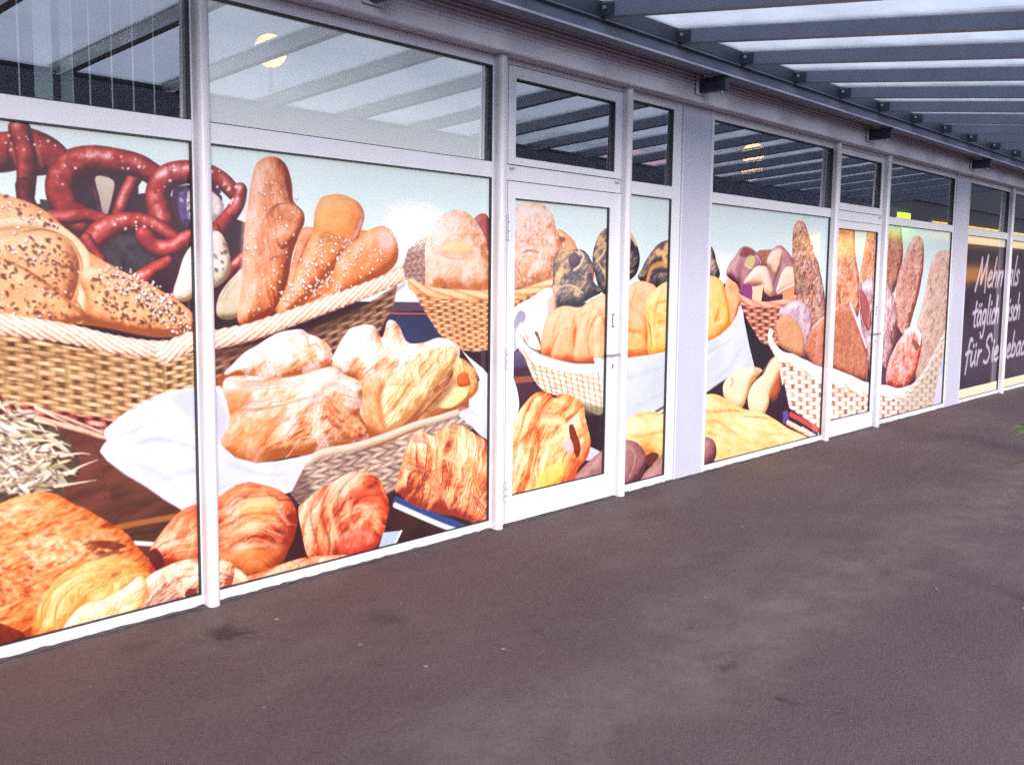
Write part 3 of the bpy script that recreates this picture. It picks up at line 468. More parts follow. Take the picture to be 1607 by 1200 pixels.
blob('6527 1529 6745 1554 6897 1540 6967 1340 6960 1138 6833 1002 6609 993 6523 1250', [(206,120,30),(238,172,70),(250,212,120),(255,236,180)], R=79.1, seed=179, bias=0.08, al=0.8, feather=19.8)
blob('6205 1351 6269 1434 6422 1490 6534 1394 6449 1299 6328 1273', [(236,180,70),(250,220,130),(254,240,190)], R=66.5, al=0.7, feather=23.7)
line('6273 1350 6358 1377 6463 1385', 33.2, (226,150,50), 0.7, 0.95)
line('6309 1321 6396 1300 6468 1270', 33.4, (252,238,200), 0.8, 0.9)
line('6313 1226 6417 1233 6471 1212', 43.1, (222,140,40), 0.6, 0.95)
line('6284 1113 6369 1139', 38.1, (226,150,50), 0.5, 0.95)
line('6351 1168 6420 1175', 43.1, (252,240,214), 0.7, 0.95)
line('7036 1339 7041 1263 7034 1212', 35.6, (214,140,36), 0.8, 0.95)
line('7229 1326 7203 1254 7155 1209', 56.8, (216,136,30), 0.85, 0.95)
line('7077 1490 7116 1338 7116 1184', 20.4, (254,232,180), 0.8, 0.9)
line('7356 1282 7257 1201 7096 1175', 25.9, (252,226,170), 0.8, 0.8)
line('7278 1511 7372 1360 7415 1186', 15.7, (214,130,60), 0.7, 0.7)
line('5167 1332 5103 1233 5067 1097', 33.4, (206,92,34), 0.5, 0.9)
line('5167 1332 5103 1233 5067 1097', 53.4, (255,226,180), 0.25, 0.95)
line('5333 1312 5280 1216 5256 1068', 29.8, (206,92,34), 0.5, 0.9)
line('5333 1312 5280 1216 5256 1068', 47.7, (255,226,180), 0.25, 0.95)
line('5531 1378 5462 1253 5439 1059', 34.8, (206,92,34), 0.5, 0.9)
line('5531 1378 5462 1253 5439 1059', 55.6, (255,226,180), 0.25, 0.95)
line('5679 1376 5623 1249 5616 1042', 26.5, (206,92,34), 0.5, 0.9)
line('5679 1376 5623 1249 5616 1042', 42.5, (255,226,180), 0.25, 0.95)
line('6050 1500 5989 1399 5947 1263', 27.4, (206,92,34), 0.5, 0.9)
line('6050 1500 5989 1399 5947 1263', 43.9, (255,226,180), 0.25, 0.95)
line('6405 1481 6307 1349 6282 1161', 33.2, (206,92,34), 0.5, 0.9)
line('6405 1481 6307 1349 6282 1161', 53.1, (255,226,180), 0.25, 0.95)
fill('4859 1168 4922 1206 4962 1123 4950 1058 4873 1106', (120,80,60), sharp=False, noise=(20.5,0.8))
fill('4758 1244 4871 1224 4963 1090 4835 1120', (238,230,222), sharp=False)
weave('4760 1131 4887 1036 5083 976 5372 932 5650 915 5660 618 5474 645 5258 742 5074 791 4955 842 4864 944', [(92,72,48),(170,148,112),(214,198,164),(238,228,204),(252,246,236)], 13, 8, quad='4799 1065 5650 915 5707 587 4904 830', style=1, seed=5, bias=0.03, sharp=False)
fill('5329 719 5659 645 5661 591 5475 618', (96,86,50), al=0.7, feather=17.8)
line('4771 1231 4747 1180 4786 1110 4900 1044 5069 993 5322 944 5575 929', 70.5, (246,240,230), 1, 0.25, w1=66.4)
seeds('4758 1252 4917 1125 5016 1038 4855 1062 4748 1152', 20, 12.2, [(200,170,150),(180,140,120)], elong=2.5, ang=70, seed=6, shade=False, al=0.5)
stroke('4773 1111 4862 1021 4954 876', 9.8, [(150,110,90),(190,160,140)], n=5, spread=16.3)
fill('5528 1002 5918 981 6290 990 6617 1017 7044 1049 7264 1097 7427 1170 7529 1258 7557 1321 7608 1363 7665 1196 7771 975 7876 793 7695 777 7456 749 7229 686 7001 616 6613 573 6416 537 6143 497 5978 500 5663 532 5638 827 5575 920', (212,226,236), (198,214,226), noise=(200.4,0.06))
line('5933 620 6217 728 6438 818', 9.5, (190,206,220), 0.5, 0.8)
line('7053 905 7339 916 7663 909', 15.9, (196,212,228), 0.5, 0.9)
line('7015 881 7230 984 7495 1120', 36.6, (236,246,252), 0.5, 0.95)
line('6226 517 6432 575 6613 578', 19.6, (70,50,50), 0.9, 0.5)
line('6991 616 7249 695 7456 749', 10.5, (150,150,165), 0.9)
fill('7011 615 7311 696 7400 636 7362 565 7152 603', (24,18,26))
fill('7609 1352 7754 1193 7940 1017 8195 956 8302 853 8284 780 8020 745 7899 792 7771 975 7665 1196', (10,12,24))
blob('8275 889 8382 803 8397 628 8356 515 8236 468 8105 581 8168 702', [(110,34,16),(176,72,36),(214,120,70)], R=69.4, seed=5)
blob('7335 662 7404 737 7584 784 7852 800 8019 757 7839 680 7757 548 7684 466 7541 463 7384 552', [(190,140,80),(228,200,150),(242,226,186),(250,240,214)], R=87.6, seed=81, bias=0.12, tex=(109.5,0.08))
line('7457 739 7503 693 7452 653', 26.9, (190,120,60), 0.7, 0.8)
line('7808 781 7973 748 7839 668 7778 574', 44.6, (226,140,76), 0.8, 0.9)
line('7853 789 7995 758', 33.6, (240,190,190), 0.7, 0.9)
blob('7769 547 7863 656 8045 732 8156 839 8277 861 8361 746 8271 637 8181 541 8164 451 8086 367 7956 357 7825 403', [(190,140,80),(228,200,150),(242,226,186),(250,240,214)], R=79.8, seed=82, bias=0.12, tex=(113.9,0.08))
line('8021 734 8157 827 8252 868', 34.1, (222,150,100), 0.8, 0.9)
line('8172 644 8107 558', 22.9, (200,150,100), 0.6, 0.9)
blob('5938 284 5930 491 6057 553 6224 570 6489 521 6691 491 6896 573 7001 616 7151 624 7318 589 7472 523 7720 446 8049 382 8248 317 8563 191 8980 35 8589 -99 7848 -59 6991 -47 6420 110 6241 207 6155 218', [(190,104,36),(236,172,84),(246,206,124),(252,226,160),(254,238,196)], R=241.3, seed=83, tex=(209.8,0.2), fine=(47.2,0.1), st=(20,2.5), bias=0.1, bump=0.4, fib=(18,73.4,4,0.22))
line('5941 424 6148 391 6406 392 6586 382', 34.0, (232,150,60), 0.7, 0.9)
line('6058 543 6225 555 6453 514', 19.3, (236,160,70), 0.8, 0.9)
line('6898 532 6998 502 7201 473 7498 456 7722 413', 31.9, (222,130,50), 0.75, 0.9)
line('7063 413 7269 382 7488 284 7669 209', 32.4, (226,150,70), 0.7, 0.9)
line('7580 219 7833 145 8075 48', 28.3, (246,200,90), 0.8, 0.9)
line('6959 501 7121 460 7248 384', 26.3, (238,190,130), 0.7, 0.9)
line('8063 198 8438 145 8702 103', 29.6, (232,176,90), 0.6, 0.9)
line('7657 386 7862 366 8101 331 8225 296', 22.7, (190,110,40), 0.7, 0.8)
line('7084 401 6970 319', 47.1, (250,228,150), 0.5, 0.95)
line('6151 315 6324 274', 58.3, (244,180,90), 0.7, 0.95)
fill('5482 386 5594 355 5640 322 5559 296 5463 300', (196,206,232), sharp=False)
blob('5310 153 5393 229 5522 292 5685 353 5863 382 5999 375 6117 333 6213 244 6226 151 6145 76 5958 -1 5607 -29 5314 20', [(70,30,36),(126,74,72),(162,108,104),(196,146,140)], R=111.6, seed=91, bump=0.2, spec=0.1)
line('5524 233 5453 154', 63.1, (176,128,124), 0.5, 0.95)
line('5969 337 6070 267 6058 160 5979 71', 23.8, (206,160,158), 0.6, 0.95)
blob('6114 8 6211 105 6381 179 6503 242 6731 285 7051 279 7196 242 7263 159 7238 66 7109 -1 6892 -33 6431 -115 6119 -113', [(70,30,36),(126,74,72),(162,108,104),(196,146,140)], R=132.8, seed=92, bump=0.2, spec=0.1, bias=0.06)
fill('6222 229 6325 245 6397 206 6295 151 6242 168', (80,36,24), sharp=False)
blob('7846 1783 7994 1808 8173 1802 8206 1703 7947 1665', [(120,66,50),(180,120,90)], R=43.8, seed=3, stripe=(90,32.9,0.3,0))
blob('7336 1584 7372 1672 7473 1742 7544 1806 7641 1825 7776 1802 7894 1751 7950 1633 7869 1480 7742 1361 7583 1416 7533 1501', [(52,22,40),(108,52,78),(150,90,112),(194,146,150),(230,200,180)], R=95.6, seed=94, tex=(106.2,0.2), bias=0.08)
blob('7619 1819 7754 1802 7802 1760 7669 1736 7537 1754', [(96,36,44),(130,60,64)], R=31.8, seed=3, al=0.8, feather=15.9)
line('7496 1711 7460 1627 7507 1564', 47.1, (216,170,156), 0.5, 0.95)
fill('7629 1682 7691 1747 7791 1749 7808 1685 7720 1651', (208,196,128), sharp=False, feather=10.7)
line('7607 1681 7698 1651 7788 1652', 21.3, (240,228,226), 0.9, 0.6)
line('7825 1761 7897 1719 7923 1676', 27.1, (230,214,220), 0.8, 0.8)
blob('8027 1700 8068 1777 8147 1829 8266 1855 8394 1814 8501 1754 8571 1686 8623 1548 8587 1375 8160 1379', [(52,22,40),(108,52,78),(150,90,112),(194,146,150),(230,200,180)], R=90.1, seed=95, tex=(112.6,0.25), bias=0.1)
blob('8026 1710 8102 1789 8220 1826 8320 1806 8305 1693 8262 1614 8204 1580 8091 1634', [(150,96,66),(206,164,130),(236,212,186),(250,240,228)], R=77.8, seed=93, bias=0.1, tex=(55.6,0.15))
blob('7641 1512 7703 1587 7844 1664 8018 1661 8109 1568 8166 1457 8134 1401 8012 1435 7937 1501', [(150,96,66),(206,164,130),(236,212,186),(250,240,228)], R=76.6, seed=96, bias=0.18, tex=(54.7,0.1))
fill('7777 1490 7983 1512 7949 1353 7786 1371', (236,210,170))
fill('7598 1501 7765 1501 7774 1382 7650 1394', (130,52,120), sharp=False)
fill('7965 1447 8110 1402 8353 1422 8359 1354 7973 1336', (60,24,40))
line('8151 1490 8214 1602 8281 1682', 33.5, (70,30,80), 0.8, 0.6)
blob('8229 1434 8268 1547 8335 1637 8457 1673 8588 1641 8626 1514 8451 1456', [(150,96,66),(206,164,130),(236,212,186),(250,240,228)], R=68.3, seed=97, bias=0.14, tex=(51.2,0.12))
fill('8351 1445 8575 1502 8587 1375 8359 1354', (222,150,90))
line('8253 1434 8424 1479 8600 1514', 17.1, (250,244,240), 0.9, 0.5)
weave('7552 1385 7801 1328 8094 1313 8461 1341 8744 1385 8761 1196 8494 971 8195 956 7976 1004 7780 1154 7637 1277', [(96,40,34),(166,92,68),(206,138,108),(232,178,150)], 9, 14, quad='7554 1363 8747 1350 8629 907 7773 947', seed=14)
rope('7551 1406 7776 1355 8092 1335 8459 1364 8767 1420', 27.9, [(150,80,56),(210,144,112),(238,186,156)], pitch=334.7, slant=3, seed=6)
blob('8505 1993 8562 2069 8638 2090 8732 2072 8821 1983 8898 1880 8976 1788 9067 1706 9169 1539 9244 1368 9289 937 8778 1018 8657 1316 8571 1548 8512 1777', [(84,44,40),(142,84,68),(182,124,100),(210,160,136),(234,200,186)], R=105.5, seed=101, tex=(70.3,0.34), fine=(23.4,0.26), fib=(-30,29.3,3,0.3), bump=0.35)
line('8880 1786 9021 1610 9130 1370', 59.7, (200,160,196), 0.45, 0.95)
seeds('8529 2005 8790 2016 9105 1611 9164 1308 8761 1196 8560 1663', 120, 18.8, [(110,60,70),(236,200,200),(90,60,60),(214,170,160)], elong=2.4, ang=-20, seed=61)
fill('8664 1665 8781 1549 8820 1432 8661 1421', (120,112,80), al=0.5, feather=29.2)
blob('9385 2102 9635 2151 9840 2124 9908 1810 10034 1555 10032 1166 9560 1177 9438 1614', [(110,50,30),(176,90,48),(214,130,80),(232,170,130),(246,210,196)], R=113.1, seed=102, tex=(75.4,0.34), fine=(25.1,0.26), fib=(-30,31.4,3,0.3), bump=0.35, bias=0.1)
blob('10023 1516 10093 1750 10151 1945 10227 2142 10480 2154 10566 1490 10066 1426', [(110,50,30),(176,90,48),(214,130,80),(232,170,130),(246,210,196)], R=117.1, seed=103, tex=(78.1,0.34), fine=(26.0,0.26), fib=(-30,32.5,3,0.3), bump=0.35, bias=0.1)
line('9836 1745 9954 1555 10009 1361', 51.3, (244,206,210), 0.5, 0.95)
line('9531 1441 9607 1302', 56.4, (50,30,40), 0.8, 0.6)
blob('10446 2152 10793 2196 11074 2168 11169 2034 11220 1806 11116 1595 10973 1407 10640 1321', [(100,50,40),(160,94,72),(196,134,110),(220,170,150)], R=122.9, seed=104, tex=(81.9,0.34), fine=(27.3,0.26), fib=(-30,34.1,3,0.3), bump=0.35)
fill('10727 2152 11096 2149 11125 2074 10738 2072', (170,176,240), al=0.6, feather=20.3)
blob('11083 1560 11192 1735 11323 1899 11445 2002 11596 2064 11784 2035 11865 1914 11876 1710 11835 1564 11760 1381 11561 1072 11455 844 11114 929 11065 1281', [(110,50,40),(166,96,72),(202,140,118),(224,176,168),(238,204,200)], R=128.6, seed=105, tex=(85.8,0.34), fine=(28.6,0.26), fib=(-30,35.7,3,0.3), bump=0.35, bias=0.02)
line('11807 1884 11792 1709 11683 1345 11529 1022', 50.8, (150,66,44), 0.6, 0.95)
line('11197 1701 11093 1490 11065 1281', 48.9, (236,196,170), 0.6, 0.95)
blob('11932 1343 12058 1624 12159 1804 12342 1897 12608 1927 12847 1895 12947 1725 13086 934 12810 588 12291 425 11821 420 11677 834', [(130,96,80),(180,142,122),(214,184,168),(234,212,204)], R=137.2, seed=106, tex=(91.5,0.34), fine=(30.5,0.26), fib=(-30,38.1,3,0.3), bump=0.35, bias=0.04)
line('12431 1490 12436 1185 12306 884', 91.9, (190,200,186), 0.4, 0.95)
line('12772 1646 12791 1257 12670 870', 62.5, (170,128,110), 0.4, 0.95)
fill('8635 847 8914 1013 9308 1029 10080 1034 11090 1106 11515 841 11799 570 11840 291 11051 281 10325 382 9354 585 8638 812', (64,34,44), (40,22,34), noise=(79.8,0.5))
blob('8293 1253 8437 1330 8653 1368 8858 1313 8964 1204 8991 1070 8923 923 8795 839 8494 971', [(104,64,70),(168,128,140),(214,192,206),(240,230,238)], R=94.4, seed=107, tex=(82.6,0.3), bump=0.7)
blob('8253 1140 8297 1207 8420 1233 8603 1194 8772 1078 8840 932 8780 852 8552 893 8356 954 8273 1049', [(150,84,44),(196,132,84),(216,160,112),(230,184,144)], R=58.2, seed=108, tex=(46.6,0.14), fine=(17.5,0.12), bump=0.4)
blob('10027 1478 10151 1543 10379 1596 10661 1572 10888 1490 11037 1351 11142 1140 11147 963 11053 826 10983 654 10873 506 10513 531 10313 759 10138 1098', [(110,50,54),(176,128,132),(222,204,212),(246,240,246)], R=177.8, seed=109, tex=(95.7,0.4), bump=0.4, fib=(70,41.0,3,0.4), bias=0.0)
blob('10062 1458 10273 1359 10400 1157 10348 1025 10163 1163', [(110,30,40),(160,70,70),(196,110,100)], R=53.0, seed=3)
stroke('10963 1213 10871 1077 10816 941', 20.9, [(170,50,60)], n=4, spread=20.9)
stroke('10940 831 10885 694', 21.1, [(150,60,70)], n=4, spread=21.1)
blob('8874 865 8914 1013 9002 1106 9233 1197 9549 1278 9698 1314 9888 1298 10076 1067 10266 862 10351 724 10341 529 9972 568 9478 683 9199 682', [(112,44,28),(172,90,60),(206,128,92),(228,168,138)], R=76.5, seed=110, tex=(63.7,0.2), fine=(15.9,0.34), bump=0.5, bias=0.0)
line('8988 1101 9233 1197 9549 1278', 18.5, (236,206,210), 0.9, 0.5)
line('9854 1311 10036 1133 10300 867', 52.5, (226,214,240), 1, 0.3, w1=39.3)
line('9608 1290 9766 1262 9889 1285', 38.3, (238,150,150), 0.8, 0.7)
fill('10498 648 10725 669 11016 546 11076 379 10597 415', (56,40,62))
blob('10895 477 10961 676 11145 843 11342 949 11610 1012 11865 960 11970 822 11910 660 11810 495 11622 382 11272 335 11036 396', [(140,30,18),(200,70,44),(226,112,84),(240,166,156),(248,214,216)], R=131.5, seed=111, tex=(87.7,0.35), fib=(-20,43.8,3,0.4), bump=0.3, flour=(73.1,0.56,(246,226,226),0.7), spec=0.2)
line('11416 975 11651 1011 11869 930 11883 840', 66.4, (244,246,252), 1, 0.3)
fill('11628 895 11888 811 11771 757', (110,60,14), sharp=False, al=0.8)
weave('8302 853 8776 751 9357 559 10069 429 11441 249 11834 337 12396 604 12764 866 12763 315 12456 -53 10719 16 9268 2 9198 123 8576 332 8427 568', [(120,60,40),(214,168,138),(244,220,200),(252,242,236),(255,252,250)], 30, 21, quad='8320 933 12883 719 12836 -411 8520 88', seed=21, bias=0.1, contrast=0.85)
fill('11519 257 12028 443 12777 787 12810 311 12413 -65 11479 -18 11301 130', (170,160,136), al=0.5, feather=61.4)
fill('9360 534 9987 435 10681 312 9995 369 9369 445', (236,180,140), al=0.4, feather=39.5)
rope('8148 1087 8141 1031 8207 961 8350 874 8638 812 8999 707 9352 610', 41.1, [(120,60,40),(214,168,138),(244,220,200),(252,242,236),(255,252,250)], r1=70.4, pitch=352.0, slant=2.5, seed=8, bias=0.15)
rope('9203 645 9656 576 10047 483 10460 398 10894 351 11318 288 11674 304', 82.3, [(120,60,40),(214,168,138),(244,220,200),(252,242,236),(255,252,250)], r1=61.7, pitch=479.9, slant=2.5, seed=9, bias=0.15)
rope('11555 284 11831 352 12149 496 12428 679 12753 929', 53.7, [(130,110,90),(196,180,160),(240,232,220)], r1=38.3, pitch=199.3, slant=1.6, seed=10, bias=0.1)
fill('9206 47 8421 346 8332 506 8448 625 8572 379 9227 120', (24,14,30))
fill('8446 356 8548 358 8587 212 8455 249', (84,56,150))
line('8604 317 8852 233 9230 94', 49.3, (206,60,64), 1, 0.3)
tube('8559 238 8861 134 9180 12', 30.8, [(120,60,40),(214,168,138),(244,220,200),(252,242,236),(255,252,250)], spec=0.1)
fill('12443 26 12576 328 12709 633 13037 936 13221 -127 12368 -60', (228,234,254), (200,214,250))
fill('12709 633 13037 936 13128 410 12653 417', (168,196,244), al=0.8)
fill('4127 770 4305 830 4393 931 4342 1008 4215 1136 4297 1075 4420 999 4478 949 4483 547 4403 588 4312 660 4224 719', (214,225,235), (200,214,226), noise=(154.1,0.05))
fill('4642 946 4703 910 4748 801 4750 708 4684 605 4637 562 4619 900', (228,240,250), sharp=False)
weave('2988 462 3064 562 3162 622 3415 638 3784 687 4191 741 4346 641 4086 601 3832 594 3764 439 3678 354 3413 333 3078 355', [(74,52,50),(130,102,92),(176,148,130),(218,198,178)], 14, 9, quad='3041 598 4328 728 4304 382 2921 349', style=2, seed=31)
fill('2980 444 3080 553 3159 425 3038 362', (60,36,36), al=0.5, feather=19.8)
fill('2576 1047 2716 1158 3596 1112 4298 923 4300 769 3595 623 3161 609 2637 738', (150,70,30))
blob('3270 1110 3312 1184 3359 1242 3411 1277 3521 1290 3570 1268 3615 1215 3652 1301 3698 1306 3741 1270 3803 1183 3920 1175 4041 1199 4145 1180 4215 1132 4210 1057 4147 971 4032 898 3901 806 3784 745 3650 680 3531 728 3456 815 3418 986 3290 1029', [(150,70,24),(212,126,66),(240,194,150),(248,226,206),(250,240,240)], R=105.5, seed=121, tex=(84.4,0.15), bump=0.35, fib=(-35,28.1,4,0.22), flour=(91.4,0.47,(246,242,252),0.85), bias=0.02)
line('3552 1279 3597 1209 3624 1139', 10.3, (170,90,50), 0.7, 0.8)
line('3521 1280 3579 1217 3615 1153', 13.8, (206,140,90), 0.5, 0.9)
line('3461 942 3484 1016 3551 1059 3652 1109', 13.8, (160,80,44), 0.6, 0.9)
line('3470 982 3596 1050 3689 1086', 20.8, (228,150,110), 0.5, 0.95)
blob('4210 1072 4336 1008 4376 933 4377 871 4310 822 4212 793 4111 779 4002 752 3881 735 4033 846 4147 949', [(170,90,40),(222,156,84),(246,214,140),(252,236,190)], R=52.9, seed=122, bump=0.3, band=(4033,868,45.3,0.4))
blob('4200 968 4270 986 4309 922 4288 901 4211 906', [(170,50,20),(206,84,30),(220,110,50)], R=26.6, seed=3)
blob('4033 809 4163 895 4266 887 4277 840 4148 783', [(240,214,130),(252,238,180)], R=30.2, seed=4)
fill('3881 771 4032 905 4147 964 4190 931 4085 826 3941 743', (140,70,34), al=0.7, sharp=False, feather=26.0, noise=(22.3,0.6))
stroke('3901 762 4033 861 4168 932', 14.8, [(226,180,100),(120,56,26),(240,210,140)], n=8, spread=26.0, al=0.7)
blob('3614 762 3595 834 3600 914 3623 971 3665 1003 3788 1038 3886 1108 4042 1140 4146 1147 4199 1103 4147 1009 4032 920 3901 813 3803 743 3712 695 3641 702', [(184,124,60),(226,192,128),(244,226,176),(252,244,220)], R=72.0, seed=123, tex=(64.8,0.18), bump=0.3, bias=-0.02, fib=(-40,25.2,5,0.45), band=(3419,1122,61.2,0.35))
blob('3469 845 3461 932 3506 987 3587 1002 3633 964 3605 896 3614 797 3660 679 3577 702 3504 752', [(190,104,48),(228,160,98),(246,212,176)], R=55.7, seed=125, bump=0.3, feather=17.4, fib=(70,17.4,4,0.3))
stroke('3642 949 3726 971 3832 942 3921 957', 7.1, [(200,150,80),(180,120,50)], n=8, spread=28.6)
line('4083 1087 4032 1016 3921 950 3832 863', 32.9, (252,244,206), 0.6, 0.95)
line('3698 789 3736 821 3813 857', 42.9, (250,238,196), 0.6, 0.95)
line('4052 1103 4083 1116', 18.5, (190,120,60), 0.7, 0.8)
line('3623 704 3614 797 3609 909 3651 969', 10.5, (206,140,80), 0.7, 0.8)
blob('2677 1124 2745 1178 2810 1206 2876 1240 2943 1266 3012 1276 3082 1277 3121 1253 3169 1239 3242 1197 3274 1139 3261 1077 3187 1062 3087 1042 2932 1027 2785 1044 2665 1070 2631 1085', [(150,70,24),(212,126,66),(240,194,150),(248,226,206),(250,240,240)], R=94.7, seed=126, tex=(75.8,0.13), bump=0.3, fib=(-25,25.3,4,0.2), flour=(94.7,0.42,(244,242,252),0.9), bias=0.02)
line('3082 1268 3113 1234 3120 1186', 16.1, (186,110,60), 0.7, 0.9)
line('3104 1183 3168 1200 3209 1165', 16.2, (176,100,40), 0.5, 0.95)
line('3087 1062 3167 1076 3257 1110', 22.9, (222,130,90), 0.6, 0.9)
line('2785 1056 2932 1040 3127 1059 3290 1095', 12.8, (206,140,90), 0.6, 0.9)
blob('2607 924 2616 1014 2651 1065 2785 1062 2932 1040 3087 1049 3265 1077 3353 1031 3457 983 3474 896 3451 778 3518 684 3407 666 3278 654 3142 644 2926 633 2799 637 2685 674 2606 742 2604 800 2647 859', [(150,70,24),(212,126,66),(240,194,150),(248,226,206),(250,240,240)], R=128.4, seed=127, tex=(96.3,0.2), bump=0.4, fib=(-18,25.7,5,0.3), band=(3413,298,115.6,0.25), flour=(109.2,0.52,(244,240,250),0.75), bias=0.0)
blob('2622 989 2685 996 2777 983 2740 924 2661 882 2628 922', [(204,96,30),(228,134,66),(240,168,110)], R=36.6, seed=5, al=0.85, feather=30.5, fib=(-10,18.3,4,0.3))
blob('2611 772 2639 836 2781 858 2968 891 2890 771 2814 654 2685 683', [(200,104,40),(232,146,78),(248,196,150)], R=62.2, seed=6, tex=(37.3,0.5), al=0.75, feather=68.4, fib=(-40,21.8,4,0.4))
blob('3214 918 3289 895 3416 816 3513 709 3415 679 3287 761 3221 835', [(120,44,22),(190,92,44),(226,146,96),(244,200,170)], R=33.8, seed=7, tex=(27.0,0.5), feather=20.3, fib=(40,16.9,4,0.4))
stroke('2644 1042 2857 1008 3166 1017', 9.4, [(200,120,80),(214,150,120),(180,96,60),(246,236,240)], n=5, spread=15.7, al=0.6)
stroke('2628 922 2855 901 3165 939 3289 955', 9.6, [(200,120,80),(214,150,120),(180,96,60),(246,236,240)], n=5, spread=16.0, al=0.6)
stroke('3165 919 3084 848 2965 731 2888 657', 9.7, [(200,120,80),(214,150,120),(180,96,60),(246,236,240)], n=5, spread=16.2, al=0.6)
stroke('3231 933 3124 877 3044 787', 9.8, [(200,120,80),(214,150,120),(180,96,60),(246,236,240)], n=5, spread=16.4, al=0.6)
stroke('3417 884 3247 939', 10.1, [(200,120,80),(214,150,120),(180,96,60),(246,236,240)], n=5, spread=16.8, al=0.6)
stroke('2713 1024 2932 1021', 9.3, [(200,120,80),(214,150,120),(180,96,60),(246,236,240)], n=5, spread=15.5, al=0.6)
stroke('3004 726 3163 708 3416 686', 10.0, [(200,120,80),(214,150,120),(180,96,60),(246,236,240)], n=5, spread=16.6, al=0.6)
stroke('2640 872 2893 936 3085 919', 9.4, [(200,120,80),(214,150,120),(180,96,60),(246,236,240)], n=5, spread=15.7, al=0.6)
stroke('3184 838 3163 741 3203 670', 16.6, [(250,232,190),(236,200,140)], n=4, spread=26.5)
stroke('3248 998 3417 945 3469 845', 10.2, [(246,240,250),(210,150,130)], n=6, spread=23.7)
tube('3097 591 3203 630 3415 638 3641 667 3857 708 4033 727 4202 748', 24.7, [(170,150,124),(214,200,180),(238,230,214)], spec=0.05, tex=(42.4,0.1), r1=21.2)
tube('3650 359 3784 389 3842 417', 14.6, [(74,52,50),(130,102,92),(176,148,130),(218,198,178)], spec=0.05)
fill('2014 789 2032 817 2049 831 2036 855 2040 882 2104 925 2163 953 2242 986 2310 1014 2395 1025 2482 1027 2562 1030 2609 1026 2642 951 2658 874 2639 814 2604 773 2610 742 2685 674 2799 634 2926 627 3081 632 3146 637 3097 591 3048 519 3008 459 2961 453 2886 501 2761 545 2682 541 2632 508 2597 468 2488 449 2397 465 2309 530 2219 605 2125 673 2046 743', (216,226,236), (208,220,232), noise=(149.6,0.07))
fill('2366 987 2443 1021 2562 1012 2628 922 2639 830 2587 793 2510 825 2408 913', (186,198,222), al=0.75, sharp=False, feather=26.8)
fill('2559 898 2614 923 2647 847 2604 773 2563 789', (196,196,216), al=0.5, sharp=False, feather=15.1)
fill('2439 869 2504 826 2503 778 2458 819', (240,190,160), al=0.5, sharp=False, feather=17.8)
line('2346 965 2407 884 2490 786', 14.6, (246,250,252), 0.7, 0.9)
line('2130 828 2247 728 2432 585', 25.9, (244,249,252), 0.5, 0.95)
line('2828 583 2886 542 2947 501', 6.4, (180,196,196), 0.6, 0.6)
line('2046 743 2125 673 2219 605 2309 530 2403 464', 8.6, (150,140,160), 0.6, 0.8)
line('2039 877 2148 949 2310 1014 2482 1027', 8.5, (250,252,254), 0.8, 0.8)
line('2129 800 2280 810 2437 762 2534 690', 46.5, (168,184,206), 0.6, 0.98, w1=18.6)
line('2274 608 2434 644 2584 638', 59.3, (176,190,212), 0.6, 0.98, w1=23.7)
line('2072 834 2221 874 2345 919', 28.3, (180,194,214), 0.6, 0.98, w1=11.3)
line('2602 682 2705 622 2850 570 3001 548', 44.0, (176,190,210), 0.6, 0.98, w1=17.6)
line('2430 495 2564 534 2704 560', 30.4, (180,194,216), 0.6, 0.98, w1=12.2)
line('2541 990 2589 895 2570 807', 36.0, (180,192,220), 0.5, 0.98, w1=14.4)
line('2186 707 2306 633 2398 530', 34.8, (186,198,218), 0.6, 0.98, w1=13.9)
line('2706 653 2850 611 3041 598', 15.9, (190,190,200), 0.5, 0.98, w1=6.4)
line('5729 820 6045 844 6470 888', 65.6, (174,192,208), 0.6, 0.98, w1=26.3)
line('7145 718 7451 830 7656 1007', 64.0, (178,196,212), 0.6, 0.98, w1=25.6)
line('6055 609 6392 676 6567 760', 48.4, (178,194,208), 0.6, 0.98, w1=19.4)
line('6991 954 7230 994 7499 1067', 41.8, (176,192,208), 0.6, 0.98, w1=16.7)
line('4191 779 4356 726 4471 596', 38.8, (182,194,210), 0.6, 0.98, w1=15.5)
line('4381 955 4439 835 4470 715', 31.2, (182,196,212), 0.6, 0.98, w1=12.5)
fill('341 1207 1466 1028 1605 990 1752 950 1879 857 1928 715 1817 623 1688 618 1448 632 321 902', (70,54,40), sharp=False, noise=(29.0,0.6))
seeds('978 1161 1607 1053 1728 991 1801 892 1898 773 1845 659 1689 639 1450 657 958 783', 520, 13.8, [(206,196,160),(228,218,190),(242,236,214),(180,168,120),(250,246,230)], elong=5.5, ang=22, spread=38, seed=71)
seeds('1601 889 1748 845 1848 726 1741 662 1592 685', 160, 13.0, [(206,196,160),(228,218,190),(242,236,214),(180,168,120),(250,246,230)], elong=4.5, ang=15, spread=60, seed=72)
line('1754 1002 1830 955 1903 913', 14.5, (232,224,198), 1, 0.3, w1=2.6)
line('1754 1002 1830 955 1903 913', 5.3, (190,178,136), 0.7, 0.6, w1=2.6)
line('1651 934 1776 905 1843 877', 14.3, (232,224,198), 1, 0.3, w1=2.6)
line('1651 934 1776 905 1843 877', 5.2, (190,178,136), 0.7, 0.6, w1=2.6)
line('1699 877 1826 852 1883 808', 14.5, (232,224,198), 1, 0.3, w1=2.6)
line('1699 877 1826 852 1883 808', 5.3, (190,178,136), 0.7, 0.6, w1=2.6)
line('1850 790 1931 791 1975 780', 14.9, (232,224,198), 1, 0.3, w1=2.7)
line('1850 790 1931 791 1975 780', 5.4, (190,178,136), 0.7, 0.6, w1=2.7)
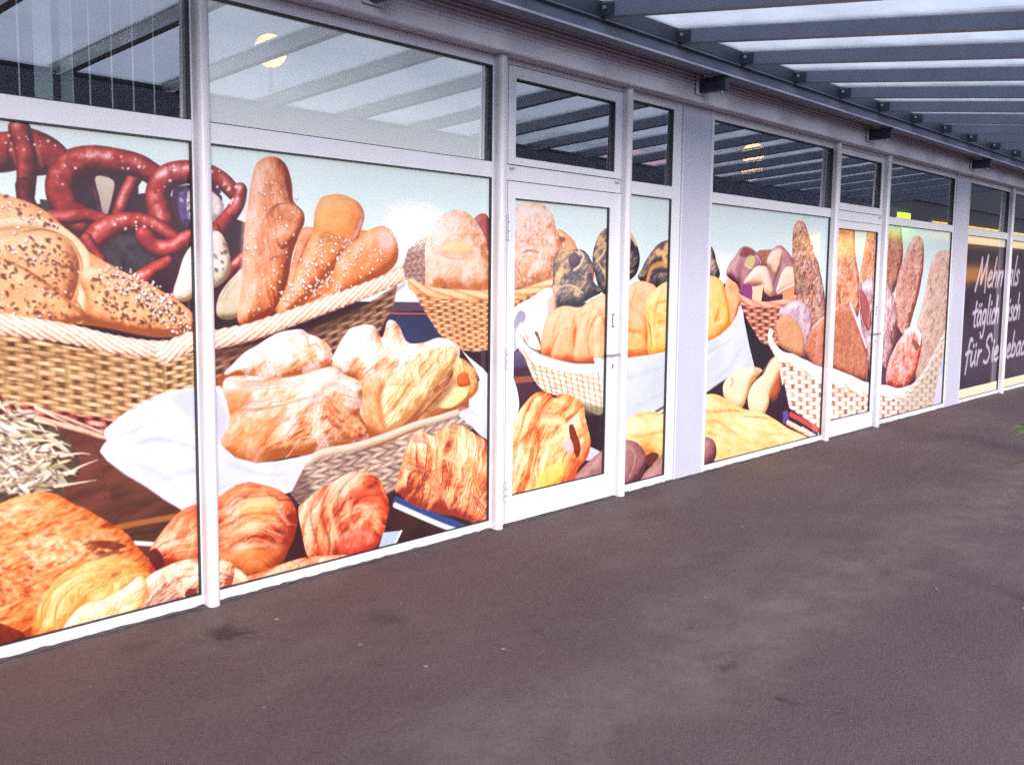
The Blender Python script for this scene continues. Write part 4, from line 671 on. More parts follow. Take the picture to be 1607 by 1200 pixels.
line('1752 950 1823 921 1838 899', 14.5, (232,224,198), 1, 0.3, w1=2.6)
line('1752 950 1823 921 1838 899', 5.3, (190,178,136), 0.7, 0.6, w1=2.6)
line('1868 710 1934 736 2007 754', 14.9, (232,224,198), 1, 0.3, w1=2.7)
line('1868 710 1934 736 2007 754', 5.4, (190,178,136), 0.7, 0.6, w1=2.7)
line('1819 666 1927 666 1996 667', 14.9, (232,224,198), 1, 0.3, w1=2.7)
line('1819 666 1927 666 1996 667', 5.4, (190,178,136), 0.7, 0.6, w1=2.7)
line('1606 1015 1655 1031 1690 1038', 14.0, (232,224,198), 1, 0.3, w1=2.5)
line('1606 1015 1655 1031 1690 1038', 5.1, (190,178,136), 0.7, 0.6, w1=2.5)
line('1799 839 1852 844 1891 828', 14.6, (232,224,198), 1, 0.3, w1=2.7)
line('1799 839 1852 844 1891 828', 5.3, (190,178,136), 0.7, 0.6, w1=2.7)
fill('2203 272 2266 318 2301 222 2262 186', (50,14,10))
fill('2968 374 3078 388 3114 81 2917 73', (34,12,14))
blob('2235 318 2286 378 2348 435 2403 470 2482 487 2598 505 2629 369 2598 189 2489 200 2301 216 2250 191 2221 268', [(130,26,14),(196,66,30),(230,112,62),(244,160,110),(252,208,174)], R=101.6, seed=131, band=(2517,-41,71.7,0.7), bump=0.35, tex=(77.7,0.16), bias=0.05)
line('2435 420 2445 312 2423 238', 18.0, (248,206,140), 0.6, 0.9)
line('2468 459 2472 337 2463 248', 24.2, (216,80,30), 0.5, 0.95)
fill('2222 291 2266 312 2301 236 2263 212', (60,14,14), sharp=False, al=0.9)
blob('2562 443 2605 504 2682 538 2761 542 2886 501 2969 452 3019 392 3041 312 3024 232 2988 167 2948 109 2860 82 2752 61 2702 104 2597 177 2572 287', [(130,26,14),(196,66,30),(230,112,62),(244,160,110),(252,208,174)], R=127.5, seed=132, band=(2734,-112,73.3,0.75), bump=0.35, tex=(76.5,0.16), bias=0.06, spec=0.15)
stroke('2603 436 2703 507 2886 485', 15.6, [(252,216,160),(246,190,120),(236,150,80)], n=4, spread=15.6, al=0.6)
stroke('2615 366 2774 439 2983 371', 15.8, [(252,216,160),(246,190,120),(236,150,80)], n=4, spread=15.8, al=0.6)
stroke('2628 301 2771 325 2920 252 3005 243', 16.0, [(252,216,160),(246,190,120),(236,150,80)], n=4, spread=16.0, al=0.6)
stroke('2680 423 2774 470 2923 434', 15.8, [(252,216,160),(246,190,120),(236,150,80)], n=4, spread=15.8, al=0.6)
line('2687 447 2658 408 2630 382', 18.6, (150,60,40), 0.6, 0.9)
stroke('2907 404 2959 336 2998 303', 16.3, [(250,200,190),(240,160,150)], n=5, spread=19.5, al=0.7)
blob('2592 221 2697 212 2806 210 2957 160 2879 97 2752 73 2660 138', [(150,60,14),(210,116,40),(232,150,70)], R=44.6, seed=3, al=0.7, feather=19.1)
blob('2774 470 2922 414 2883 350 2772 350 2701 394', [(226,130,30),(244,172,80),(250,196,120)], R=44.5, seed=3, al=0.6, feather=25.4)
blob('3046 361 3090 396 3164 435 3289 477 3384 501 3494 495 3585 440 3645 345 3664 238 3621 123 3556 56 3429 36 3285 45 3205 75 3107 99 3068 231', [(130,26,14),(196,66,30),(230,112,62),(244,160,110),(252,208,174)], R=138.2, seed=133, band=(3501,106,89.8,0.7), bump=0.35, tex=(82.9,0.14), bias=0.06, spec=0.3)
line('3217 433 3191 336 3231 193 3239 96', 40.7, (216,84,30), 0.6, 0.9)
line('3285 457 3241 362 3274 219', 47.7, (248,204,150), 0.65, 0.9)
line('3414 479 3310 402 3300 283', 34.4, (246,190,140), 0.6, 0.95)
line('3360 266 3439 315 3547 276', 28.0, (250,220,180), 0.8, 0.8)
stroke('3282 218 3369 278 3502 290 3575 249', 14.0, [(250,214,170),(206,90,50)], n=7, spread=21.0)
blob('3370 375 3440 406 3548 389 3631 319 3649 222 3593 268 3480 329', [(196,40,20),(226,76,40),(236,120,90)], R=35.4, seed=8, al=0.8, feather=21.2)
blob('3282 149 3346 188 3501 177 3593 88 3501 49 3345 46', [(170,26,16),(216,70,40),(244,170,150)], R=42.2, seed=9, tex=(28.1,0.4), al=0.85, feather=10.5)
line('3158 308 3181 169 3205 102', 27.1, (226,160,60), 0.6, 0.95)
blob('2694 58 2752 80 2841 80 2936 98 3074 102 3239 82 3411 46 3501 -1 3409 -265 2691 -85', [(130,26,14),(196,66,30),(230,112,62),(244,160,110),(252,208,174)], R=73.5, seed=134, tex=(30.1,0.3), bump=0.8, bias=0.12, band=(3150,-372,46.8,0.4))
blob('2591 178 2653 146 2713 108 2752 54 2765 9 2621 -36 2552 -19', [(150,60,40),(214,150,110),(240,206,160),(250,234,206),(255,248,236)], R=56.7, seed=137, tex=(37.8,0.2), bump=0.6, band=(2517,-41,34.6,0.5))
stroke('2594 34 2658 75 2737 26', 9.5, [(160,90,40),(214,150,90)], n=6, spread=18.9)
blob('2590 141 2631 132 2652 83 2609 61', [(206,140,40),(230,180,90)], R=18.7)
line('2631 425 2731 471 2900 457', 18.9, (140,44,14), 0.65, 0.9)
line('2601 337 2744 387 2975 347', 19.0, (140,44,14), 0.65, 0.9)
line('2613 236 2770 274 3012 215', 19.1, (140,44,14), 0.65, 0.9)
line('2651 391 2744 431 2907 417', 34.7, (255,228,178), 0.5, 0.95)
line('2628 295 2757 340 2982 293', 35.0, (255,228,178), 0.5, 0.95)
line('2640 193 2777 228 2980 175', 35.2, (255,228,178), 0.5, 0.95)
line('3159 429 3125 307 3180 108', 20.2, (136,34,12), 0.6, 0.9)
line('3268 473 3199 328 3272 75', 20.4, (136,34,12), 0.6, 0.9)
line('3414 493 3301 372 3350 94', 20.7, (136,34,12), 0.6, 0.9)
line('3622 349 3440 350 3369 230', 21.1, (136,34,12), 0.6, 0.9)
line('3205 435 3170 299 3222 113', 33.8, (255,226,180), 0.45, 0.95)
line('3327 471 3254 325 3320 86', 34.3, (255,226,180), 0.45, 0.95)
line('3476 470 3370 368 3403 160', 34.8, (255,226,180), 0.45, 0.95)
line('3621 292 3493 285 3439 168', 35.4, (255,226,180), 0.45, 0.95)
line('3857 628 3813 451 3833 264', 25.7, (140,44,20), 0.5, 0.9)
line('4086 639 4035 420 4057 166', 26.5, (140,44,20), 0.5, 0.9)
line('4274 634 4315 380 4273 105', 27.3, (140,44,20), 0.5, 0.9)
line('3922 598 3882 441 3912 266', 44.5, (255,224,172), 0.45, 0.95)
line('4165 615 4118 446 4152 211', 45.9, (255,224,172), 0.45, 0.95)
blob('1011 336 1040 516 1187 629 1381 656 1519 641 1590 629 1665 648 1753 652 1823 633 1886 585 1950 547 2005 504 2083 445 2132 402 2163 353 2198 308 2224 267 2247 210 2218 175 2106 61 1960 27 1730 41 1628 -32 1327 -47 1038 91', [(150,40,10),(204,90,30),(228,138,62),(242,186,116),(250,220,176)], R=159.4, seed=141, tex=(63.7,0.14), fine=(15.9,0.1), bump=0.4, bias=0.0, st=(-20,2.4), fib=(-14,23.9,3.5,0.34))
fill('1523 176 1618 117 1677 56 1613 -28 1420 -24 1431 231', (110,24,10), sharp=False, noise=(26.0,0.6))
blob('1712 41 1727 156 1766 228 1832 281 1914 310 2013 317 2114 296 2196 244 2231 193 2217 122 2105 18 1875 -20', [(206,96,20),(232,140,46),(246,188,96),(250,220,150)], R=123.1, seed=142, band=(2177,-103,53.2,0.65), tex=(55.9,0.16), bump=0.5, bias=0.08, al=0.95, feather=8.4)
stroke('1749 55 1759 176 1831 254 1969 293 2157 267', 11.0, [(250,206,120),(206,104,30),(244,176,80),(180,74,24)], n=6, spread=16.5, al=0.65)
stroke('1801 41 1817 161 1889 233 2011 256 2141 210', 11.1, [(250,206,120),(206,104,30),(244,176,80),(180,74,24)], n=6, spread=16.7, al=0.65)
stroke('1724 89 1739 208 1805 287 1915 332 2085 325', 10.9, [(250,206,120),(206,104,30),(244,176,80),(180,74,24)], n=6, spread=16.4, al=0.65)
stroke('1855 41 1881 146 1966 195 2081 206', 11.2, [(250,206,120),(206,104,30),(244,176,80),(180,74,24)], n=6, spread=16.7, al=0.65)
line('1967 237 2083 263 2187 246', 22.7, (120,60,20), 0.45, 0.95)
line('2042 235 2100 242', 34.1, (110,64,20), 0.5, 0.95)
seeds('1446 582 1639 626 1791 614 1977 509 2116 382 2144 313 1970 321 1832 295 1722 158 1573 221 1434 306', 420, 13.4, [(214,110,60),(170,50,24),(244,200,150),(140,30,16),(226,150,90),(236,170,130)], elong=2.6, ang=15, spread=25, seed=73, al=0.3, shade=False)
seeds('1734 477 1891 434 1971 349 1860 316 1754 339 1680 408', 110, 13.5, [(250,230,190),(246,214,160)], elong=2, ang=10, seed=74, al=0.45, shade=False)
seeds('1582 428 1730 371 1725 238 1621 183 1480 295', 90, 11.8, [(170,40,20),(130,20,14),(250,200,160)], elong=1.6, seed=75, al=0.4, shade=False)
seeds('1918 415 2087 382 2129 330 1999 329', 50, 14.0, [(120,44,14),(90,30,10)], elong=3, ang=8, spread=15, seed=76, al=0.6, shade=False)
blob('2095 64 2154 152 2232 201 2307 220 2391 233 2496 220 2598 189 2667 143 2622 27 2418 14 2105 4 1876 7 1823 33 1932 35', [(150,60,40),(214,150,110),(240,206,160),(250,234,206),(255,248,236)], R=88.3, seed=143, tex=(41.2,0.2), bump=0.6, band=(2513,-196,38.3,0.55), bias=0.0)
blob('1822 22 1874 106 1936 138 2021 140 2098 165 2189 202 2217 122 2150 21 1959 -15', [(214,120,40),(240,186,110),(250,222,170),(255,244,226)], R=62.4, seed=144, tex=(34.0,0.2), bump=0.5, band=(2207,-112,36.9,0.5), bias=0.1)
stroke('2184 42 2261 142 2422 196 2489 200', 8.9, [(250,240,220),(214,140,90),(176,96,54),(255,250,240)], n=7, spread=14.9, al=0.8)
stroke('2214 20 2297 103 2461 141', 8.9, [(250,240,220),(214,140,90),(176,96,54),(255,250,240)], n=7, spread=14.9, al=0.8)
stroke('2258 24 2354 84 2486 90', 9.0, [(250,240,220),(214,140,90),(176,96,54),(255,250,240)], n=7, spread=15.0, al=0.8)
stroke('2168 105 2231 172 2358 203', 8.8, [(250,240,220),(214,140,90),(176,96,54),(255,250,240)], n=7, spread=14.7, al=0.8)
stroke('2047 48 2097 136 2154 166', 8.6, [(250,240,220),(214,140,90),(176,96,54),(255,250,240)], n=7, spread=14.3, al=0.8)
stroke('1960 27 1991 104 2079 140', 8.5, [(250,240,220),(214,140,90),(176,96,54),(255,250,240)], n=7, spread=14.1, al=0.8)
fill('2399 67 2420 90 2459 78 2458 47 2418 44', (110,30,16), sharp=False)
fill('3697 352 3784 272 4089 138 4478 37 4510 -131 3593 16 3664 256', (36,18,18), noise=(75.4,0.4))
fill('3621 133 3764 118 3696 24 3574 27', (170,196,232))
line('3754 116 3696 46 3649 19', 14.6, (232,240,248), 1, 0.3)
line('3716 298 3882 219 4089 122 4307 20', 45.4, (28,60,128), 0.95, 0.3)
line('3706 274 3882 185 4089 84 4252 15', 30.2, (226,234,246), 1, 0.3)
blob('3745 329 3706 357 3735 433 3764 523 3793 592 3857 657 3922 664 4003 633 4086 669 4213 671 4312 629 4437 561 4507 505 4514 -10 4279 89 4088 153 4005 183 3882 233 3788 286', [(130,34,22),(196,84,44),(230,140,82),(246,190,130),(252,224,180)], R=135.5, seed=151, tex=(75.3,0.2), bump=0.6, band=(3245,665,79.0,0.8), bias=0.02)
stroke('4034 607 4165 645 4358 570', 34.3, [(250,226,150),(244,200,130)], n=5, spread=34.3, al=0.7)
stroke('4034 495 4139 504 4248 428 4260 271', 30.7, [(250,214,160),(246,190,120)], n=6, spread=34.5, al=0.6)
stroke('4331 456 4372 294 4442 163', 23.7, [(206,120,40),(170,70,30),(240,190,70)], n=8, spread=31.6, al=0.7)
stroke('3832 631 3932 619 3993 575', 29.5, [(214,84,64),(226,110,80)], n=4, spread=22.1, al=0.7)
stroke('3784 491 3902 457 4035 344 4088 222', 18.7, [(176,70,44),(236,160,110)], n=9, spread=37.3, al=0.6)
stroke('4305 225 4408 129 4478 69', 19.9, [(150,40,30)], n=5, spread=31.9, al=0.7)
stroke('3983 352 4088 279 4168 170', 19.1, [(246,200,150),(200,100,60)], n=8, spread=34.3, al=0.6)
blob('4668 126 4669 445 4684 593 4750 696 4817 755 4905 805 4995 814 5061 792 5115 759 5182 783 5314 755 5422 689 5454 593 5485 519 5517 436 5512 369 5477 307 5392 256 5351 191 5311 108 4908 44', [(196,70,26),(234,130,60),(248,180,100),(252,216,150),(255,238,196)], R=171.4, seed=152, tex=(94.3,0.2), bump=0.6, band=(5566,69,102.9,0.75), bias=0.1)
stroke('4948 594 5160 584 5265 508 5096 442 4964 458', 51.2, [(252,232,180),(250,220,160)], n=8, spread=42.6, al=0.6)
stroke('4741 485 4865 553 4929 579 4964 458 4890 258', 20.9, [(214,84,40),(190,70,20)], n=6, spread=16.7, al=0.7)
blob('4968 268 5099 322 5236 295 5224 209 5036 142 4918 148', [(226,150,30),(250,206,80),(252,226,120)], R=51.6, seed=3, al=0.85, feather=21.5)
blob('5271 542 5312 564 5356 498 5402 405 5376 329 5317 398', [(90,20,14),(140,44,24)], R=26.4, seed=3)
stroke('5410 624 5473 441 5405 316', 22.2, [(246,190,130),(200,90,50)], n=8, spread=22.2, al=0.7)
blob('5217 470 5287 471 5331 387 5276 368 5205 429', [(230,170,160),(250,226,220)], R=26.2, seed=4)
stroke('4840 223 4876 343 4912 464', 33.5, [(170,70,10),(206,100,20)], n=4, spread=20.9, al=0.6)
stroke('4703 203 4725 364 4760 482', 20.6, [(250,206,170),(226,110,70)], n=6, spread=20.6, al=0.6)
stroke('4926 712 5091 655 5239 684', 25.4, [(236,120,80),(246,180,130)], n=7, spread=33.9, al=0.6)
stroke('4918 144 5103 158 5309 188', 26.0, [(220,96,30)], n=4, spread=17.3, al=0.7)
fill('12780 0 17300 0 17300 2200 12780 2200', (246,238,200), sharp=True)
fill('13400 170 17300 170 17300 2035 13400 2035', (30,24,38), (34,32,50), sharp=True, noise=(260,0.35))
line('13836 1442 13975 1670 14065 1860', 62, (200,198,216), 0.9, 0.4, curve=True, w1=50)
line('14065 1860 14071 1708 14058 1537', 62, (200,198,216), 0.9, 0.4, curve=True, w1=50)
line('14058 1537 14207 1727 14314 1898', 62, (200,198,216), 0.9, 0.4, curve=True, w1=50)
line('14314 1898 14269 1670 14242 1423', 62, (200,198,216), 0.9, 0.4, curve=True, w1=50)
line('14366 1586 14467 1605 14530 1652 14485 1690 14391 1624 14358 1529 14427 1491 14522 1529', 62, (200,198,216), 0.9, 0.4, curve=True, w1=50)
line('14701 1876 14628 1686 14556 1496', 62, (200,198,216), 0.9, 0.4, curve=True, w1=50)
line('14590 1591 14693 1686 14746 1667 14724 1572 14702 1496', 62, (200,198,216), 0.9, 0.4, curve=True, w1=50)
line('14858 1692 14830 1597 14792 1502', 62, (200,198,216), 0.9, 0.4, curve=True, w1=50)
line('14837 1616 14914 1682 14976 1692', 62, (200,198,216), 0.9, 0.4, curve=True, w1=50)
line('15023 1696 14957 1506', 62, (200,198,216), 0.9, 0.4, curve=False, w1=50)
line('14997 1620 15082 1696 15123 1677 15075 1506', 62, (200,198,216), 0.9, 0.4, curve=True, w1=50)
line('15115 1620 15200 1696 15252 1677 15204 1506', 62, (200,198,216), 0.9, 0.4, curve=True, w1=50)
line('15491 1694 15415 1713 15322 1628 15305 1533 15372 1523 15461 1609', 62, (200,198,216), 0.9, 0.4, curve=True, w1=50)
line('15499 1704 15453 1571 15475 1514', 62, (200,198,216), 0.9, 0.4, curve=True, w1=50)
line('15685 1918 15608 1709 15559 1557 15593 1519', 62, (200,198,216), 0.9, 0.4, curve=True, w1=50)
line('15829 1693 15781 1722 15705 1674 15768 1617 15771 1560 15687 1522 15638 1551', 62, (200,198,216), 0.9, 0.4, curve=True, w1=50)
line('13939 1281 13893 1119 13876 993 13924 975', 62, (200,198,216), 0.9, 0.4, curve=True, w1=50)
line('13816 1146 13914 1164 14000 1182', 62, (200,198,216), 0.9, 0.4, curve=True, w1=50)
line('14148 1150 14079 1168 14005 1087 14000 997 14060 988 14130 1069', 62, (200,198,216), 0.9, 0.4, curve=True, w1=50)
line('14154 1159 14126 1033 14151 979', 62, (200,198,216), 0.9, 0.4, curve=True, w1=50)
line('14064 1240 14070 1249', 62, (200,198,216), 0.9, 0.4, curve=False, w1=50)
line('14149 1249 14155 1258', 62, (200,198,216), 0.9, 0.4, curve=False, w1=50)
line('14355 1155 14286 1173 14212 1092 14219 1011 14282 1011 14337 1074', 62, (200,198,216), 0.9, 0.4, curve=True, w1=50)
line('14361 1164 14321 984 14265 840 14188 822 14159 876', 62, (200,198,216), 0.9, 0.4, curve=True, w1=50)
line('14504 1368 14456 1170 14428 1026 14462 990', 62, (200,198,216), 0.9, 0.4, curve=True, w1=50)
line('14564 1172 14536 1064 14545 992', 62, (200,198,216), 0.9, 0.4, curve=True, w1=50)
line('14588 1262 14595 1277', 62, (200,198,216), 0.9, 0.4, curve=False, w1=50)
line('14765 1148 14710 1184 14631 1103 14621 1013 14679 995 14749 1031', 62, (200,198,216), 0.9, 0.4, curve=True, w1=50)
line('14862 1359 14816 1179 14772 999', 62, (200,198,216), 0.9, 0.4, curve=True, w1=50)
line('14792 1089 14874 1179 14922 1161 14912 1071 14901 999', 62, (200,198,216), 0.9, 0.4, curve=True, w1=50)
line('15282 1349 15224 1367 15173 1277 15134 1097 15084 917', 62, (200,198,216), 0.9, 0.4, curve=True, w1=50)
line('15079 1178 15230 1205', 62, (200,198,216), 0.9, 0.4, curve=False, w1=50)
line('15278 1191 15262 1101 15238 1011', 62, (200,198,216), 0.9, 0.4, curve=True, w1=50)
line('15266 1119 15328 1182 15381 1191', 62, (200,198,216), 0.9, 0.4, curve=True, w1=50)
line('15443 1195 15415 1087 15424 1015', 62, (200,198,216), 0.9, 0.4, curve=True, w1=50)
line('15467 1285 15475 1300', 62, (200,198,216), 0.9, 0.4, curve=False, w1=50)
line('15636 1180 15590 1207 15529 1162 15589 1108 15598 1054 15528 1018 15482 1045', 62, (200,198,216), 0.9, 0.4, curve=True, w1=50)
line('15810 1175 15756 1211 15676 1130 15666 1040 15725 1022 15795 1058', 62, (200,198,216), 0.9, 0.4, curve=True, w1=50)
line('15907 1387 15861 1207 15818 1027', 62, (200,198,216), 0.9, 0.4, curve=True, w1=50)
line('15838 1117 15919 1207 15967 1189 15958 1099 15946 1027', 62, (200,198,216), 0.9, 0.4, curve=True, w1=50)
line('13855 789 13782 807 13722 719 13678 543 13621 367', 62, (200,198,216), 0.9, 0.4, curve=True, w1=50)
line('13609 622 13794 648', 62, (200,198,216), 0.9, 0.4, curve=False, w1=50)
line('13853 633 13822 528 13860 457 13963 510', 62, (200,198,216), 0.9, 0.4, curve=True, w1=50)
line('14019 633 13985 528 14013 457', 62, (200,198,216), 0.9, 0.4, curve=True, w1=50)
line('13911 713 13919 721', 62, (200,198,216), 0.9, 0.4, curve=False, w1=50)
line('14016 721 14023 730', 62, (200,198,216), 0.9, 0.4, curve=False, w1=50)
line('14134 637 14117 549 14090 461', 62, (200,198,216), 0.9, 0.4, curve=True, w1=50)
line('14121 567 14195 628 14262 637', 62, (200,198,216), 0.9, 0.4, curve=True, w1=50)
line('14701 764 14654 835 14518 800 14471 712 14580 641 14622 553 14511 465 14375 483', 62, (200,198,216), 0.9, 0.4, curve=True, w1=50)
line('14785 646 14753 540 14766 470', 62, (200,198,216), 0.9, 0.4, curve=True, w1=50)
line('14812 734 14820 748', 62, (200,198,216), 0.9, 0.4, curve=False, w1=50)
line('14852 560 14958 577 15020 621 14966 656 14874 595 14852 507 14932 472 15030 507', 62, (200,198,216), 0.9, 0.4, curve=True, w1=50)
line('15382 644 15297 661 15209 582 15219 503 15296 503 15362 564', 62, (200,198,216), 0.9, 0.4, curve=True, w1=50)
line('15389 652 15345 476 15280 336 15186 318 15148 371', 62, (200,198,216), 0.9, 0.4, curve=True, w1=50)
line('15452 568 15558 585 15620 629 15565 665 15473 603 15451 515 15532 480 15630 515', 62, (200,198,216), 0.9, 0.4, curve=True, w1=50)
line('15773 835 15721 659 15679 492', 62, (200,198,216), 0.9, 0.4, curve=True, w1=50)
line('15704 589 15805 659 15869 606 15817 501 15679 492', 62, (200,198,216), 0.9, 0.4, curve=True, w1=50)
line('16122 654 16037 671 15949 592 15945 504 16019 495 16102 575', 62, (200,198,216), 0.9, 0.4, curve=True, w1=50)
line('16130 663 16099 539 16132 487', 62, (200,198,216), 0.9, 0.4, curve=True, w1=50)
line('16373 640 16305 675 16209 596 16200 508 16272 490 16357 525', 62, (200,198,216), 0.9, 0.4, curve=True, w1=50)
line('16480 845 16431 669 16387 493', 62, (200,198,216), 0.9, 0.4, curve=True, w1=50)
line('16584 669 16419 572', 62, (200,198,216), 0.9, 0.4, curve=False, w1=50)
line('16464 598 16553 493', 62, (200,198,216), 0.9, 0.4, curve=False, w1=50)
line('16626 584 16732 602 16794 646 16739 681 16647 619 16625 531 16706 496 16804 531', 62, (200,198,216), 0.9, 0.4, curve=True, w1=50)
line('16890 675 16846 499', 62, (200,198,216), 0.9, 0.4, curve=False, w1=50)
line('16872 605 16967 675 17031 649 17004 499', 62, (200,198,216), 0.9, 0.4, curve=True, w1=50)
'''
# ================================================================== the printed film: paint it into a generated image
def _pp(s): return np.array([float(t) for t in s.split()]).reshape(-1, 2)
def _wrap(f):
    def g(s, *a, **k):
        if k.get('quad') is not None: k['quad'] = _pp(k['quad'])
        f(_pp(s), *a, **k)
    return g
_NS = {n: _wrap(f) for n, f in dict(blob=blob, fill=fill, tube=tube, line=line, rope=rope, weave=weave, seeds=seeds, stroke=stroke).items()}
for _row in PRINT.strip().split('\n'): exec(_row, _NS)
# the press softens everything a little and lifts the blacks
for _ax in (0, 1): IMG = .5*IMG+.25*(np.roll(IMG, 1, _ax)+np.roll(IMG, -1, _ax))
_l = IMG.mean(2, keepdims=True); IMG = np.clip(_l+(IMG-_l)*1.0, 0, 255)*.89+np.array([30, 23, 25], np.float32)
# soft print grain
_g = np.random.RandomState(5).rand(TH, TW).astype(np.float32)
IMG *= (1+.08*(_g-.5))[..., None]; del _g
film_img = bpy.data.images.new('film_print', TW, TH, alpha=False)
_buf = np.ones((TH, TW, 4), np.float32); _buf[..., :3] = np.clip(IMG, 0, 255)[::-1]/255.
film_img.pixels.foreach_set(_buf.ravel()); film_img.update(); film_img.pack(); del _buf

# ================================================================== materials
def mat(name):
    m = bpy.data.materials.new(name); m.use_nodes = True; n = m.node_tree; n.nodes.clear()
    o = n.nodes.new('ShaderNodeOutputMaterial'); return m, n, o
def nd(n, t, **k):
    x = n.nodes.new(t)
    for a, v in k.items():
        if a in x.inputs.keys(): x.inputs[a].default_value = v
        else: setattr(x, a, v)
    return x
def lk(n, a, b): n.links.new(a, b)
def coords(n, scale=(1, 1, 1)):
    g = nd(n, 'ShaderNodeNewGeometry'); mp = nd(n, 'ShaderNodeMapping'); mp.inputs['Scale'].default_value = scale
    lk(n, g.outputs['Position'], mp.inputs['Vector']); return mp.outputs[0]
def painted(name, col, rough=.35, var=.06, dirt=.0, metal=0., scale=3., bump=.0, coat=0., spec=.5):
    m, n, o = mat(name); b = nd(n, 'ShaderNodeBsdfPrincipled'); b.inputs['Metallic'].default_value = metal
    b.inputs['Specular IOR Level'].default_value = spec
    v = coords(n); t1 = nd(n, 'ShaderNodeTexNoise', Scale=scale, Detail=6.); lk(n, v, t1.inputs['Vector'])
    mx = nd(n, 'ShaderNodeMix', data_type='RGBA'); mx.inputs[6].default_value = (*[c*(1-var) for c in col], 1); mx.inputs[7].default_value = (*[min(1, c*(1+var)) for c in col], 1)
    lk(n, t1.outputs['Fac'], mx.inputs[0]); c = mx.outputs[2]
    if dirt:
        t2 = nd(n, 'ShaderNodeTexNoise', Scale=1.1, Detail=8., Roughness=.7); v2 = coords(n, (6, 6, 1.2)); lk(n, v2, t2.inputs['Vector'])
        r = nd(n, 'ShaderNodeMapRange'); r.inputs[1].default_value = .5; r.inputs[2].default_value = .75; r.inputs[4].default_value = dirt; lk(n, t2.outputs['Fac'], r.inputs[0])
        m2 = nd(n, 'ShaderNodeMix', data_type='RGBA'); lk(n, r.outputs[0], m2.inputs[0]); lk(n, c, m2.inputs[6]); m2.inputs[7].default_value = (col[0]*.45, col[1]*.42, col[2]*.38, 1); c = m2.outputs[2]
    lk(n, c, b.inputs['Base Color'])
    rr = nd(n, 'ShaderNodeMapRange'); rr.inputs[3].default_value = rough*.8; rr.inputs[4].default_value = rough*1.25; lk(n, t1.outputs['Fac'], rr.inputs[0]); lk(n, rr.outputs[0], b.inputs['Roughness'])
    if bump:
        bp = nd(n, 'ShaderNodeBump', Strength=.4, Distance=bump); t3 = nd(n, 'ShaderNodeTexNoise', Scale=60., Detail=4.); lk(n, v, t3.inputs['Vector']); lk(n, t3.outputs['Fac'], bp.inputs['Height']); lk(n, bp.outputs[0], b.inputs['Normal'])
    lk(n, b.outputs[0], o.inputs[0]); return m
ALU = painted('frame_paint', (.56, .575, .635), .33, .05, .12)
ALU_POST = painted('post_anodised', (.53, .525, .58), .42, .08, .2, metal=.0)
HEAD = painted('head_cladding', (.60, .60, .67), .42, .08, .3, scale=2.)
STEEL = painted('canopy_steel', (.125, .14, .205), .42, .18, .25, scale=5.)
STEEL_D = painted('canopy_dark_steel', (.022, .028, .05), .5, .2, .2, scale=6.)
GASK = painted('rubber_gasket', (.03, .03, .035), .6)
CHROME = painted('handle_metal', (.72, .72, .74), .22, metal=1.)
DARK = painted('interior_dark', (.035, .04, .055), .8)
BLIND = painted('blind_fabric', (.86, .86, .9), .8)
ZINC = painted('bolt_zinc', (.55, .56, .58), .35, metal=.8)
WALL = painted('render_wall', (.40, .39, .44), .8, .1, .3)
LEAF = painted('leaf_green', (.16, .36, .05), .45, .3, scale=30.)
TERRA = painted('planter_concrete', (.30, .28, .27), .8, .15)
OPP = painted('opposite_cladding', (.10, .10, .12), .7, .1)
GRIT = painted('grit', (.22, .19, .18), .8, .3)
BARK = painted('bark', (.07, .05, .04), .9, .3, scale=20.)
CROWN = painted('crown_green', (.045, .07, .03), .7, .4, scale=8.)
def film_material(name, image=None, col=(.62, .68, .72), rough=.10):
    m, n, o = mat(name); b = nd(n, 'ShaderNodeBsdfPrincipled'); b.inputs['Roughness'].default_value = rough
    b.inputs['Specular IOR Level'].default_value = .5; b.inputs['IOR'].default_value = 1.5
    if image:
        g = nd(n, 'ShaderNodeNewGeometry'); sp = nd(n, 'ShaderNodeSeparateXYZ'); lk(n, g.outputs['Position'], sp.inputs[0])
        uvn = nd(n, 'ShaderNodeUVMap'); uvn.uv_map = 'print'
        im = nd(n, 'ShaderNodeTexImage'); im.image = image; im.interpolation = 'Linear'; im.extension = 'EXTEND'; lk(n, uvn.outputs[0], im.inputs['Vector'])
        hs = nd(n, 'ShaderNodeMix', data_type='RGBA', blend_type='MULTIPLY'); hs.inputs[0].default_value = 1; hs.inputs[7].default_value = (.69, .69, .695, 1)
        lk(n, im.outputs['Color'], hs.inputs[6]); lk(n, hs.outputs[2], b.inputs['Base Color'])
    else:
        v = coords(n, (1, 1, 1)); t = nd(n, 'ShaderNodeTexNoise', Scale=1.4, Detail=3.); lk(n, v, t.inputs['Vector'])
        mx = nd(n, 'ShaderNodeMix', data_type='RGBA'); mx.inputs[6].default_value = (*[c*.93 for c in col], 1); mx.inputs[7].default_value = (*[min(1, c*1.05) for c in col], 1)
        lk(n, t.outputs['Fac'], mx.inputs[0]); lk(n, mx.outputs[2], b.inputs['Base Color'])
    v = coords(n); tn = nd(n, 'ShaderNodeTexNoise', Scale=2.5, Detail=3.); lk(n, v, tn.inputs['Vector'])
    bp = nd(n, 'ShaderNodeBump', Strength=.25, Distance=.0015); lk(n, tn.outputs['Fac'], bp.inputs['Height']); lk(n, bp.outputs[0], b.inputs['Normal'])
    lk(n, b.outputs[0], o.inputs[0]); return m
FILM = film_material('printed_film', film_img)

